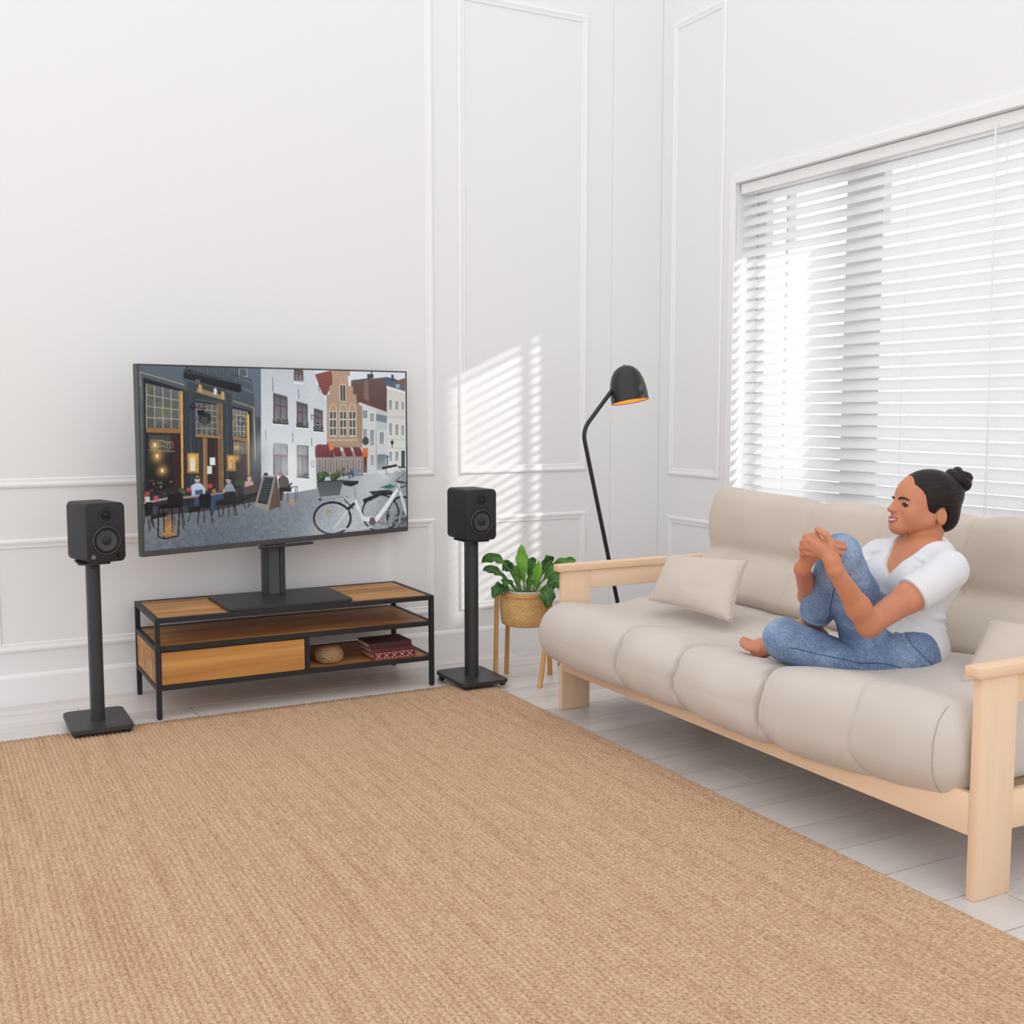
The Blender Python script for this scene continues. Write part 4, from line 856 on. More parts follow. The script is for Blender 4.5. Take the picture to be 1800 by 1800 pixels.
def make_sofa():
    t = empty('sofa', (2.85, 2.9, 0), 0, 'pale pine futon sofa with thick beige tufted mattress under the window', 'sofa')
    L = Vector(t.location)
    def P(name, mat, a, b, bev=0.003, rot=None): return MB().box(Vector(a)-L, Vector(b)-L, bev, 2, rot).build(name, mat, t, 35)
    px, pz, py = M['pine_x'], M['pine_z'], M['pine_y']
    for (ya, yb) in ((1.855, 1.881), (3.905, 3.931)):
        P('post', pz, (2.310, ya, 0.0), (2.446, yb, 0.5785)); P('post', pz, (3.02, ya, 0.0), (3.15, yb, 0.5785))
        yo = -0.011
        P('armrest', px, (2.288, ya+yo, 0.579), (3.20, yb-yo, 0.608), 0.004)
        P('arm_rail', px, (2.4465, ya+0.002, 0.500), (3.0195, yb-0.002, 0.5785))
        P('side_rail', px, (2.4465, ya+0.002, 0.168), (3.0195, yb-0.002, 0.270))
    P('front_rail', py, (2.3115, 1.8815, 0.166), (2.338, 3.9045, 0.276))
    P('back_rail', py, (3.06, 1.8815, 0.168), (3.085, 3.9045, 0.270))
    for k in range(9):
        y = 1.97+k*0.233; P('slat', px, (2.3385, y, 0.222), (3.0595, y+0.06, 0.2415), 0.002)
    P('back_frame_rail', py, (3.262, 1.95, 0.60), (3.285, 3.86, 0.68)); P('back_frame_rail', py, (3.15+0.012, 1.95, 0.34), (3.185, 3.86, 0.42))
    for k in range(4):
        y = 1.99+k*0.61; MB().box((-0.011, -0.03, -0.21), (0.011, 0.03, 0.21), 0.002, 1, Matrix.Rotation(R(16), 3, 'Y')).build('back_slat', pz, t, 35, Vector((3.215, y, 0.50))-L)

    # seat mattress: a stuffed tube of section (x,z), swept along Y, pinched at the tuft lines
    y0, y1 = 1.898, 3.902
    seams = [3.34, 3.01, 2.60, 2.235]; sdep = {3.34: 0.8, 3.01: 1.0, 2.60: 1.1, 2.235: 0.25}
    sec = rr_section(0.86, 0.215, (0.07, 0.06, 0.105, 0.105), 10, 22); ns = len(sec)
    ny = 420; ys = np.linspace(y0, y1, ny); V = np.zeros((ny, ns, 3))
    xc, zc = 2.645, 0.345
    for i, y in enumerate(ys):
        e = min((y-y0), (y1-y)); r_e = 0.07; sc = 1.0 if e > r_e else math.sqrt(max(0.0, 1-(1-e/r_e)**2))
        sx = 1-(1-sc)*0.085; sz = 0.30+0.70*sc if e < r_e else 1.0
        bulge = 1.0
        # nearer end is flatter and set back; far end bulges forward
        fwd = np.interp(y, [1.9, 2.1, 2.5, 3.2, 3.7, 3.9], [-0.075, -0.05, -0.005, 0.015, 0.035, 0.028])
        sag = np.interp(y, [1.9, 2.05, 2.35, 2.75, 3.0, 3.4, 3.9], [0.030, 0.034, 0.034, -0.004, -0.006, 0.004, 0.010])
        hang = np.interp(y, [1.9, 2.1, 2.5, 3.4, 3.9], [0.0, 0.012, 0.03, 0.022, 0.012])
        for k, (a, b) in enumerate(sec):
            x = a*sx; z = b*sz
            ysh = y+0.035*max(0.0, -b/0.1)**1.3*(1 if a < -0.25 else 0)+0.010*math.sin(b*38) if a < -0.1 else y
            nr = min(abs(ysh-s) for s in seams)
            gr = max(sdep[s]*math.exp(-(abs(ysh-s)/0.0085)**1.3) for s in seams); br = max(sdep[s]*math.exp(-((ysh-s)/0.055)**2) for s in seams)
            front = min(1.0, max(0.0, (-a-0.12)/0.28)); topf = min(1, max(0, b/0.1))
            frontness = front
            lump = 0.010*(1-br)*(0.4+0.6*front)
            pin = gr*(0.026*front+0.012*topf*(0.35+0.65*front)) + br*0.004*front
            ln = math.hypot(a+0.30*(-1 if a < -0.30 else 0), b)+1e-6
            if a < -0.30: nxx, nzz = (a+0.30)/math.hypot(a+0.30, b+1e-9), b/math.hypot(a+0.30, b+1e-9)
            else: nxx, nzz = 0.0, (1 if b > 0 else -1)
            d = lump-pin
            # broad hollow behind the front roll, rise toward the back rest
            if b > 0:
                hollow = math.exp(-((a+0.13)/0.13)**2)*0.030 + (0.014 if a > 0.0 else 0.0)*(1-math.exp(-(a/0.2)**2))
                z -= hollow*sc
            w_ = 0.007*nz(a*4+3, y*2.6, b*5)+0.0035*nz(a*9, y*7+5, b*11)
            w_ += br*front*0.004*math.sin((y)*210+b*30)*math.exp(-(nr/0.05)**2)
            d += w_
            x += nxx*d; z += nzz*d*(0.35 if (b < 0 and a > -0.25) else 1.0)
            if a < 0: x -= fwd*front
            if b < 0: z -= hang*front*math.exp(-((a+0.36)/0.12)**2)
            if b > -0.02: z += sag*min(1, (b+0.02)/0.08)
            zz = zc+z
            if x+xc > 2.337 and zz < 0.2775: zz = 0.2775+0.15*(zz-0.2775)*0   # rests on the slats and the rail
            V[i, k] = (xc+x-L.x, y-L.y, zz-L.z)
    vv = V.reshape(-1, 3); c0 = V[0].mean(0); c1 = V[-1].mean(0)
    b = len(vv); vv = np.vstack([vv, c0, c1]); q = grid_quads(ny, ns, False, True)
    tri0 = np.array([[b, (k+1) % ns, k, k] for k in range(ns)]); tri1 = np.array([[b+1, (ny-1)*ns+k, (ny-1)*ns+(k+1) % ns] for k in range(ns)]); tri0 = tri0[:, :3]
    me = bpy.data.meshes.new('seat_mattress'); me.from_pydata(vv.tolist(), [], [tuple(x) for x in q[:, ::-1].tolist()]+[tuple(x) for x in tri0.tolist()]+[tuple(x) for x in tri1.tolist()]); me.update()
    bmx = bmesh.new(); bmx.from_mesh(me); bmesh.ops.recalc_face_normals(bmx, faces=bmx.faces); bmx.to_mesh(me); bmx.free()
    seat = link('seat_mattress', me, M['linen'], t, None, True)
    # piped corner seam at the near end
    MB().tube([Vector(V[14, k])+Vector((-0.001, 0.004, 0)) for k in range(len(sec)) if sec[k][0] < -0.36 and abs(sec[k][1]) < 0.10], 0.0016, 6).build('piping', M['seam'], seat, 60)

    # back mattress: leaning slab, pinched along a horizontal tuft line and at vertical seams
    bh = 0.50; bt = 0.17
    sec = rr_section(bt, bh, (0.06, 0.075, 0.075, 0.05), 9, 26); ns = len(sec)
    lean = R(24); ux = math.sin(lean); uz = math.cos(lean)          # up direction of the slab
    base = Vector((3.015, 0, 0.405)); y0, y1 = 1.905, 3.935
    bse = [3.32, 2.94, 2.56, 2.15]; ny = 360; ys = np.linspace(y0, y1, ny); V = np.zeros((ny, ns, 3))
    for i, y in enumerate(ys):
        e = min(y-y0, y1-y); r_e = 0.06; sc = 1.0 if e > r_e else math.sqrt(max(0.0, 1-(1-e/r_e)**2))
        gr = max(math.exp(-(abs(y-s)/0.010)**1.5) for s in bse); br = max(math.exp(-((y-s)/0.07)**2) for s in bse); nr = min(abs(y-s) for s in bse)
        tops = np.interp(y, [1.9, 2.3, 2.75, 3.3, 3.7, 3.93], [0.0, 0.004, -0.004, -0.006, 0.0, 0.012])
        for k, (a, b) in enumerate(sec):
            s = b+bh/2; tt = a*(0.35+0.65*sc); s2 = s
            front = max(0.0, -a/(bt/2)) if a < 0 else 0.0
            fold = math.exp(-((s-0.235-0.02*nz(y*2.2, 1, 4))/0.030)**2); foldb = math.exp(-((s-0.235)/0.11)**2)
            topf = min(1, max(0, (s-0.40)/0.09)) 
            d = 0.044*front*(1-br*0.3)*(1-foldb*0.95)
            d -= front*(0.034*fold*(0.7+0.3*br)+0.014*foldb) + gr*(0.010*front*min(1, abs(s-0.235)/0.06)+0.009*topf)
            d += 0.007*nz(y*2.5, s*5, 2.0)+0.0035*nz(y*8, s*11, 7.0)
            d += front*br*foldb*0.004*math.sin(math.atan2(s-0.235, y-min(bse, key=lambda q_: abs(q_-y)))*9)
            if s > 0.40: s2 += topf*(0.012*(1-br)+tops)
            off = tt-(d if a < 0 else -d*0.2)
            X = base.x+ux*s2+uz*off; Z = base.z+uz*s2-ux*off
            V[i, k] = (X-L.x, y-L.y, Z)
    vv = V.reshape(-1, 3); b = len(vv); vv = np.vstack([vv, V[0].mean(0), V[-1].mean(0)]); q = grid_quads(ny, ns, False, True)
    f = [tuple(x) for x in q.tolist()]+[(b, (k+1) % ns, k) for k in range(ns)]+[(b+1, (ny-1)*ns+k, (ny-1)*ns+(k+1) % ns) for k in range(ns)]
    me = bpy.data.meshes.new('back_mattress'); me.from_pydata(vv.tolist(), [], f); me.update()
    bmx = bmesh.new(); bmx.from_mesh(me); bmesh.ops.recalc_face_normals(bmx, faces=bmx.faces); bmx.to_mesh(me); bmx.free()
    link('back_mattress', me, M['linen2'], t, None, True)
make_sofa()

def make_cushion(corners, thick, label, puff=0.5):
    """corners TL,TR,BR,BL in space; a stuffed cushion with pinched corners and a sewn edge"""
    TL, TR, BR, BL = [Vector(c) for c in corners]; c = (TL+TR+BR+BL)/4
    ex = ((TR+BR)-(TL+BL)).normalized(); ez0 = ((TL+TR)-(BL+BR)).normalized(); nrm = ez0.cross(ex).normalized()
    lowz = min(TL.z, TR.z, BR.z, BL.z)
    t = empty('throw_cushion', (c.x, c.y, lowz), 0, label, 'cushion', 'beige throw cushions'); L = Vector((c.x, c.y, lowz))
    n = 40; V = []; 
    for side in (1, -1):
        for i in range(n):
            for j in range(n):
                u = i/(n-1); v = j/(n-1); uu = 2*u-1; vv = 2*v-1
                # edges bow inwards between the corners
                iu = uu*(1-0.05*(1-vv*vv)*1.0); iv = vv*(1-0.06*(1-uu*uu))
                p = TL*((1-iu)/2*(1-iv)/2)+TR*((1+iu)/2*(1-iv)/2)+BR*((1+iu)/2*(1+iv)/2)+BL*((1-iu)/2*(1+iv)/2)
                h = thick*((1-abs(uu)**2.4)*(1-abs(vv)**2.4))**puff
                ed = min(1-abs(uu), 1-abs(vv))
                h += 0.004*nz(u*5+c.x*3, v*5, side*2.0)*min(1, ed*6)
                V.append(p+nrm*(side*h)-L)
    q = grid_quads(n, n); f = [tuple(x) for x in q.tolist()]+[tuple(x) for x in (q[:, ::-1]+n*n).tolist()]
    bm_ = bmesh.new(); vs2 = [bm_.verts.new(p) for p in V]
    for k in f: bm_.faces.new([vs2[x] for x in k])
    bmesh.ops.remove_doubles(bm_, verts=bm_.verts, dist=1e-5); bmesh.ops.recalc_face_normals(bm_, faces=bm_.faces)
    me = bpy.data.meshes.new('cover'); bm_.to_mesh(me); bm_.free(); link('cover', me, M['linen2'], t, None, True)
    rim = [(0, j) for j in range(n)]+[(i, n-1) for i in range(1, n)]+[(n-1, j) for j in range(n-2, -1, -1)]+[(i, 0) for i in range(n-2, 0, -1)]
    pts = [V[i*n+j] for i, j in rim]; MB().tube(pts+[pts[0]], 0.0022, 6, False).build('piped_edge', M['linen2'], t, 60)
make_cushion([(2.623, 3.605, 0.665), (2.74, 3.26, 0.677), (2.577, 3.154, 0.476), (2.517, 3.587, 0.493)], 0.055, 'small beige cushion leaning by the far wooden arm')
make_cushion([(2.83, 2.26, 0.614), (2.93, 1.98, 0.60), (2.78, 1.95, 0.45), (2.60, 2.16, 0.47)], 0.05, 'beige cushion half hidden behind the near wooden arm')

# ------------------------------------------------------------------ person: smooth blended volumes turned into one skin
class SDF:
    def __init__(s): s.p = []
    def rc(s, a, b, r1, r2=None, k=0.012, op=1): s.p.append(('rc', np.array(a, float), np.array(b, float), float(r1), float(r1 if r2 is None else r2), k, op)); return s
    def el(s, c, r, M_=None, k=0.012, op=1): s.p.append(('el', np.array(c, float), np.array(r, float), np.eye(3) if M_ is None else np.array(M_, float), 0, k, op)); return s
    def fn(s, f, k=0.004, op=-1): s.p.append(('fn', f, None, None, 0, k, op)); return s
    @staticmethod
    def ev(pr, P):
        if pr[0] == 'rc':
            _, a, b, r1, r2 = pr[:5]; ba = b-a; L2 = ba@ba+1e-12
            h = np.clip(((P-a)@ba)/L2, 0, 1); return np.linalg.norm(P-a-h[:, None]*ba, axis=1)-(r1+(r2-r1)*h)
        if pr[0] == 'el':
            _, c, r, M_ = pr[:4]; q = (P-c)@M_.T; k0 = np.linalg.norm(q/r, axis=1); k1 = np.linalg.norm(q/(r*r), axis=1)+1e-9
            return k0*(k0-1)/k1
        return pr[1](P)
    def __call__(s, P, idx=None):
        d = np.full(len(P), 1.0)
        for i, pr in enumerate(s.p):
            if idx is not None and not idx[i]: continue
            e = s.ev(pr, P); k = pr[5]
            if pr[6] == 1:
                h = np.clip(0.5+0.5*(d-e)/k, 0, 1); d = d+(e-d)*h-k*h*(1-h)
            elif pr[6] == -1:
                h = np.clip(0.5-0.5*(d+e)/k, 0, 1); d = d+(-e-d)*h+k*h*(1-h)
            else:
                d = np.maximum(d, e)
        return d
def surface_nets(sdf, lo, hi, vox):
    B = 14; lo = np.array(lo, float); n = (np.ceil((np.array(hi)-lo)/vox/B).astype(int))*B+1
    D = np.full(n, 1.0, np.float32); nb = (n-1)//B
    I = np.stack(np.meshgrid(*[np.arange(k) for k in nb], indexing='ij'), -1).reshape(-1, 3)
    cen = lo+(I+0.5)*B*vox; rad = B*vox*0.87; act = sdf(cen)
    near = np.abs(act) < rad+0.035
    pd = [(SDF.ev(pr, cen) < rad+0.05+pr[5]) if pr[6] != 0 else np.ones(len(cen), bool) for pr in sdf.p]
    g = np.stack(np.meshgrid(*[np.arange(B+1)]*3, indexing='ij'), -1).reshape(-1, 3)
    for j in range(len(I)):
        a = I[j]*B
        if near[j]: D[a[0]:a[0]+B+1, a[1]:a[1]+B+1, a[2]:a[2]+B+1] = sdf(lo+(a+g)*vox, [q[j] for q in pd]).reshape(B+1, B+1, B+1)
        elif act[j] < 0: D[a[0]:a[0]+B+1, a[1]:a[1]+B+1, a[2]:a[2]+B+1] = np.minimum(D[a[0]:a[0]+B+1, a[1]:a[1]+B+1, a[2]:a[2]+B+1], -0.5)
    S = (D < 0); sh = [slice(0, -1), slice(1, None)]
    cnt = np.zeros(n-1, np.uint8)
    for x in (0, 1):
        for y in (0, 1):
            for z in (0, 1): cnt += S[sh[x], sh[y], sh[z]]
    cells = np.argwhere((cnt > 0) & (cnt < 8)); cd = n-1
    key = (cells[:, 0]*cd[1]+cells[:, 1])*cd[2]+cells[:, 2]
    corners = np.array([(x, y, z) for x in (0, 1) for y in (0, 1) for z in (0, 1)])
    val = np.stack([D[cells[:, 0]+c[0], cells[:, 1]+c[1], cells[:, 2]+c[2]] for c in corners], 1)
    acc = np.zeros((len(cells), 3)); m = np.zeros(len(cells))
    for i in range(8):
        for j in range(i+1, 8):
            if np.abs(corners[i]-corners[j]).sum() != 1: continue
            va, vb = val[:, i], val[:, j]; cr = (va < 0) != (vb < 0); t = np.where(cr, va/(va-vb+1e-20), 0)
            acc += cr[:, None]*(corners[i]+t[:, None]*(corners[j]-corners[i])); m += cr
    V = lo+(cells+acc/m[:, None])*vox
    Q = []
    for ax in range(3):
        a1, a2 = (ax+1) % 3, (ax+2) % 3
        s0 = [slice(None)]*3; s1 = [slice(None)]*3; s0[ax] = slice(0, -1); s1[ax] = slice(1, None)
        ed = np.argwhere(S[tuple(s0)] != S[tuple(s1)]); ok = (ed[:, a1] > 0) & (ed[:, a2] > 0) & (ed[:, a1] < n[a1]-1) & (ed[:, a2] < n[a2]-1); ed = ed[ok]
        ins = S[ed[:, 0], ed[:, 1], ed[:, 2]]
        qs = []
        for (o1, o2) in ((0, 0), (1, 0), (1, 1), (0, 1)):
            c = ed.copy(); c[:, a1] -= o1; c[:, a2] -= o2; qs.append(np.searchsorted(key, (c[:, 0]*cd[1]+c[:, 1])*cd[2]+c[:, 2]))
        q = np.stack(qs, 1); q[~ins] = q[~ins][:, ::-1]; Q.append(q)
    return V, np.vstack(Q)
def nv(v): v = np.array(v, float); return v/np.linalg.norm(v)

JT = {
    'thN': (2.5470, 2.5407, 0.4365),
    'pelvis': (2.6957, 2.4904, 0.4926),
    'waist': (2.7192, 2.4771, 0.5927),
    'chest': (2.7353, 2.4581, 0.7081),
    'upchest': (2.7461, 2.4593, 0.7736),
    'neckb': (2.7798, 2.4691, 0.8207),
    'head': (2.7948, 2.4746, 0.9472),
    'shN': (2.6998, 2.3010, 0.7650),
    'shF': (2.7380, 2.6106, 0.7650),
    'elN': (2.4292, 2.3496, 0.6181),
    'wrN': (2.2848, 2.3423, 0.7899),
    'elF': (2.5421, 2.6980, 0.6071),
    'wrF': (2.3202, 2.5144, 0.7670),
    'hipN': (2.6599, 2.3961, 0.4968),
    'hipF': (2.6474, 2.5510, 0.5006),
    'knF': (2.4244, 2.4638, 0.8127),
    'anF': (2.5032, 2.6773, 0.5395),
    'heelF': (2.5327, 2.6586, 0.5104),
    'ballF': (2.4010, 2.7919, 0.4647),
    'toeF': (2.3673, 2.8346, 0.4827),
    'knN': (2.3661, 2.6352, 0.5274),
    'anN': (2.5538, 2.4807, 0.4412),
    'footN': (2.7080, 2.4636, 0.4093),
    'hem1': (2.6632, 2.5254, 0.5532),
    'hem2': (2.5875, 2.3357, 0.5301),
    'hem3': (2.8670, 2.4688, 0.3974),
    'vb': (2.6093, 2.4121, 0.7150),
    'vl': (2.7549, 2.5062, 0.8308),
    'vr': (2.7913, 2.3955, 0.8281),
    'nI0': (2.2533, 2.3920, 0.8858),
    'nM0': (2.2447, 2.4006, 0.8706),
    'nR0': (2.2438, 2.4106, 0.8532),
    'nP0': (2.2521, 2.4212, 0.8333),
    'nI1': (2.2531, 2.4309, 0.8769),
    'nM1': (2.2487, 2.4372, 0.8599),
    'nR1': (2.2520, 2.4449, 0.8422),
    'nP1': (2.2597, 2.4503, 0.8245),
    'nI2': (2.2785, 2.4554, 0.8596),
    'nM2': (2.2739, 2.4617, 0.8424),
    'nR2': (2.2753, 2.4650, 0.8269),
    'nP2': (2.2811, 2.4661, 0.8129),
    'nT0': (2.2758, 2.3490, 0.8613),
    'nT1': (2.2628, 2.3590, 0.8902),
    'nT2': (2.2491, 2.3790, 0.9036),
    'nW': (2.2774, 2.3491, 0.8173),
    'nC': (2.2669, 2.3755, 0.8524),
    'fW': (2.2976, 2.4877, 0.7770),
    'fC': (2.2972, 2.4574, 0.8113),
    'fI0': (2.3087, 2.4337, 0.8602),
    'fM0': (2.3089, 2.4264, 0.8459),
    'fR0': (2.3068, 2.4260, 0.8311),
    'fP0': (2.3067, 2.4300, 0.8156),
    'fI1': (2.3366, 2.4076, 0.8614),
    'fM1': (2.3353, 2.4011, 0.8472),
    'fR1': (2.3347, 2.4001, 0.8340),
    'fP1': (2.3319, 2.4058, 0.8202),
    'fI2': (2.3699, 2.4005, 0.8536),
    'fM2': (2.3753, 2.3964, 0.8420),
    'fR2': (2.3621, 2.3960, 0.8261),
    'fP2': (2.3564, 2.4034, 0.8139),
    'fT0': (2.2825, 2.4610, 0.8252),
    'fT1': (2.2815, 2.4420, 0.8558),
    'fT2': (2.2868, 2.4295, 0.8718),
}
J = {k: np.array(v) for k, v in JT.items()}
def make_person():
    base = np.array([J['pelvis'][0], J['pelvis'][1], 0.405])
    root = empty('person', tuple(base), 0, 'person in white T-shirt and jeans sitting on the sofa, hands clasped round one knee', 'person')
    skin = Mat('skin', rough=0.5, spec=0.35)
    nn = skin.noise(skin.coords((1, 1, 1)), 18, 3, 0.5)
    skin.color(skin.ramp(nn, [(0.3, srgb(190, 124, 92)), (0.7, srgb(201, 135, 102))]))
    skin.b.inputs['Subsurface Weight'].default_value = 0.12; skin.b.inputs['Subsurface Radius'].default_value = (0.012, 0.005, 0.003); skin.b.inputs['Subsurface Scale'].default_value = 1.0
    # frames
    up = nv(J['neckb']-J['pelvis']); lat = nv((J['shN']-J['shF'])-up*((J['shN']-J['shF'])@up)); fr = np.cross(up, lat); fr = nv(fr)
    if fr[0] > 0: fr = -fr
    T = np.stack([fr, lat, up])                      # rows: torso axes (front, her left, up)
    hl = nv((J['hipN']-J['hipF'])); hfr = nv(np.cross(up, hl)); hfr = hfr if hfr[0] < 0 else -hfr
    Pm = np.stack([hfr, nv(hl-up*(hl@up)), up])
    def tp(o, f_, l_, u_): return J[o]+fr*f_+lat*l_+up*u_
    # head frame: looks towards image left, chin slightly raised
    hf = nv(np.array([-0.883, 0.469, 0])*0.985+np.array([-0.469, -0.883, 0])*0.17+np.array([0, 0, 0.03])); hu = nv(np.array([0.045, 0.02, 1.0])-hf*(np.array([0.045, 0.02, 1.0])@hf)); hlft = np.cross(hu, hf)
    Hm = np.stack([hf, hlft, hu])
    HO = J['head']
    def hp(x, y, z): return HO+hf*x+hlft*y+hu*z
    def hloc(P): return (P-HO)@Hm.T

    # ---------- torso volumes shared by skin and shirt
    def torso(S, g, k=0.03):
        S.el(tp('chest', 0.0, 0, 0.01), (0.095+g, 0.135+g, 0.150+g), T, k)
        S.el(tp('waist', -0.002, 0, 0.0), (0.088+g, 0.118+g, 0.13+g), T, k)
        S.el(J['pelvis']+up*0.02, (0.105+g, 0.155+g, 0.105+g), Pm, k)
        for s_ in (-1, 1): S.el(tp('chest', 0.070, s_*0.062, -0.005), (0.050+g, 0.058+g, 0.058+g), T, 0.035)
        S.rc(tp('upchest', -0.01, 0.03, 0.022), J['shN']+up*0.004, 0.050+g, 0.047+g, k); S.rc(tp('upchest', -0.01, -0.03, 0.022), J['shF']+up*0.004, 0.050+g, 0.047+g, k)
        return S
    B = SDF(); torso(B, -0.006)
    B.rc(J['neckb']-up*0.03, hp(-0.022, 0, -0.045), 0.046, 0.043, 0.022)
    # head
    B.el(hp(0.006, 0, 0.020), (0.0985, 0.073, 0.084), Hm, 0.02)
    B.el(hp(0.050, 0, -0.022), (0.056, 0.055, 0.066), Hm, 0.02)
    for s_ in (-1, 1):
        B.rc(hp(0.096, s_*0.010, -0.072), hp(0.020, s_*0.044, -0.050), 0.016, 0.018, 0.032)
        B.el(hp(0.072, s_*0.036, -0.028), (0.026, 0.020, 0.026), Hm, 0.018)
        B.el(hp(0.111, s_*0.040, 0.000), (0.016, 0.015, 0.012), Hm, 0.012, -1); B.el(hp(0.0975, s_*0.0355, -0.0035), (0.012, 0.0115, 0.0037), Hm, 0.003, -1)
        B.el(hp(0.1120, s_*0.0095, -0.0225), (0.0115, 0.0060, 0.0060), Hm, 0.012); B.el(hp(0.104, s_*0.010, -0.012), (0.010, 0.009, 0.014), Hm, 0.012)
        # ear: rim, lobe and hollow
        e = hp(-0.010, s_*0.070, -0.036)
        B.el(e, (0.0170, 0.0095, 0.0265), Hm, 0.006); B.el(e+hlft*s_*0.011+hf*0.002, (0.0108, 0.0080, 0.0185), Hm, 0.003, -1); B.el(e+hlft*s_*0.005-hf*0.002, (0.0035, 0.0035, 0.011), Hm, 0.004)
    B.el(hp(0.100, 0, -0.0715), (0.0205, 0.020, 0.0165), Hm, 0.018)
    B.rc(hp(0.1005, 0, 0.012), hp(0.1245, 0, -0.0165), 0.0066, 0.0062, 0.012); B.el(hp(0.1262, 0, -0.0180), (0.0070, 0.0075, 0.0060), Hm, 0.008)
    B.el(hp(0.096, 0, -0.048), (0.023, 0.028, 0.022), Hm, 0.014)
    B.el(hp(0.080, 0.030, -0.052), (0.012, 0.008, 0.012), Hm, 0.014); 
    B.rc(hp(0.1205, 0.0, -0.0505), hp(0.099, 0.026, -0.0475), 0.0028, 0.0022, 0.004, -1)
    # arms
    for n_, (sh, el, wr) in {'N': ('shN', 'elN', 'wrN'), 'F': ('shF', 'elF', 'wrF')}.items():
        a, b, c = J[sh], J[el], J[wr]
        B.rc(a, a*0.5+b*0.5, 0.046, 0.0425, 0.02); B.rc(a*0.5+b*0.5, b, 0.0425, 0.034, 0.02)
        m = b*0.68+c*0.32; B.rc(b, m, 0.034, 0.0345, 0.02); B.rc(m, c, 0.0345, 0.0225, 0.02)
    def finger(p0, p1, p2, r, k=0.004): B.rc(J[p0], J[p1], r, r*0.93, k); B.rc(J[p1], J[p2], r*0.93, r*0.80, k)
    # near hand
    B.rc(J['wrN'], J['nW'], 0.0225, 0.0225, 0.012); B.rc(J['nW'], J['nC'], 0.022, 0.020, 0.012)
    for q, r in (('nI', 0.0092), ('nM', 0.0094), ('nR', 0.0090), ('nP', 0.0080)):
        B.rc(J['nW']*0.6+J['nC']*0.4, J[q+'0'], 0.013, r*1.15, 0.009); finger(q+'0', q+'1', q+'2', r)
    B.rc(J['nW'], J['nT0'], 0.014, 0.013, 0.008); finger('nT0', 'nT1', 'nT2', 0.0105)
    # far hand
    B.rc(J['wrF'], J['fW'], 0.0225, 0.022, 0.012); B.rc(J['fW'], J['fC'], 0.022, 0.019, 0.012)
    for q, r in (('fI', 0.0088), ('fM', 0.0090), ('fR', 0.0086), ('fP', 0.0078)):
        B.rc(J['fC'], J[q+'0'], 0.013, r*1.12, 0.008); finger(q+'0', q+'1', q+'2', r, 0.0025)
    B.rc(J['fW'], J['fT0'], 0.014, 0.012, 0.008); finger('fT0', 'fT1', 'fT2', 0.010)
    # bare foot and ankle of the raised leg, legs inside the jeans
    B.rc(J['knF'], J['anF'], 0.045, 0.033, 0.02); B.rc(J['hipF'], J['knF'], 0.07, 0.048, 0.02)
    B.rc(J['hipN'], J['thN'], 0.07, 0.06, 0.02); B.rc(J['thN'], J['knN'], 0.06, 0.048, 0.02); B.rc(J['knN'], J['anN'], 0.045, 0.03, 0.02); B.rc(J['anN'], J['footN'], 0.026, 0.02, 0.02)
    fd = nv(J['toeF']-J['heelF']); fs = nv(np.cross(fd, [0, 0, 1])); 
    B.rc(J['anF'], J['heelF'], 0.033, 0.029, 0.015); B.rc(J['heelF'], J['ballF'], 0.027, 0.024, 0.02); B.rc(J['anF'], J['ballF'], 0.031, 0.026, 0.03)
    for i, (o_, l_, r_) in enumerate(((0.022, 0.0, 0.0125), (0.006, 0.004, 0.0092), (-0.008, 0.0, 0.0088), (-0.021, -0.008, 0.0082), (-0.033, -0.017, 0.0080))):
        st = J['ballF']+fs*o_*0.8; tip = J['toeF']+fs*o_+fd*l_+np.array([0, 0, -0.004*abs(i-0)])
        B.rc(st, tip, r_*1.25, r_, 0.006)
    V, Q = surface_nets(B, (2.05, 2.05, 0.36), (2.98, 3.05, 1.12), 0.0030)
    body = npmesh('body', V-base, Q, skin.m, root)
    body['label'] = 'bare skin of face, arms and foot'

    # ---------- face details
    lip = Mat('lips', srgb(178, 92, 84), 0.4, 0.4).m; ink = Mat('brow_hair', srgb(42, 30, 26), 0.7).m
    def fpts(lst): return [tuple(hp(*p)-base) for p in lst]
    for s_ in (1, -1):
        e = hp(0.0850, s_*0.0325, -0.0035)
        eye = MB().lathe([(0.0005, -0.0125)]+[(0.0125*math.sin(R(a)), -0.0125*math.cos(R(a))) for a in range(15, 180, 15)]+[(0.0005, 0.0125)], 20, Matrix.Translation(Vector(e-base))).build('eye', Mat('eye_white', srgb(198, 186, 180), 0.25).m, body, 80)
        gz = nv(hf*1.0+hlft*s_*0.40); q = Vector(gz).to_track_quat('Z', 'Y').to_matrix().to_4x4()
        MB().lathe([(0.0078, 0.0101), (0.004, 0.0122), (0.0005, 0.0130)], 18, Matrix.Translation(Vector(e-base)) @ q).build('iris', Mat('iris_brown', srgb(58, 36, 26), 0.2).m, eye, 80)
        MB().tube(fpts([(0.1050, s_*0.013, 0.0150), (0.1045, s_*0.024, 0.0190), (0.0985, s_*0.036, 0.0190), (0.0880, s_*0.0480, 0.0120)]), [0.0028, 0.0036, 0.0030, 0.0014], 7).build('eyebrow', ink, body, 80)
        MB().tube(fpts([(0.0990, s_*0.0215, -0.0015), (0.1000, s_*0.030, 0.0018), (0.0960, s_*0.039, 0.0010), (0.0885, s_*0.0465, -0.0035)]), [0.0010, 0.0020, 0.0022, 0.0012], 6).build('upper_eyelash', ink, body, 80)
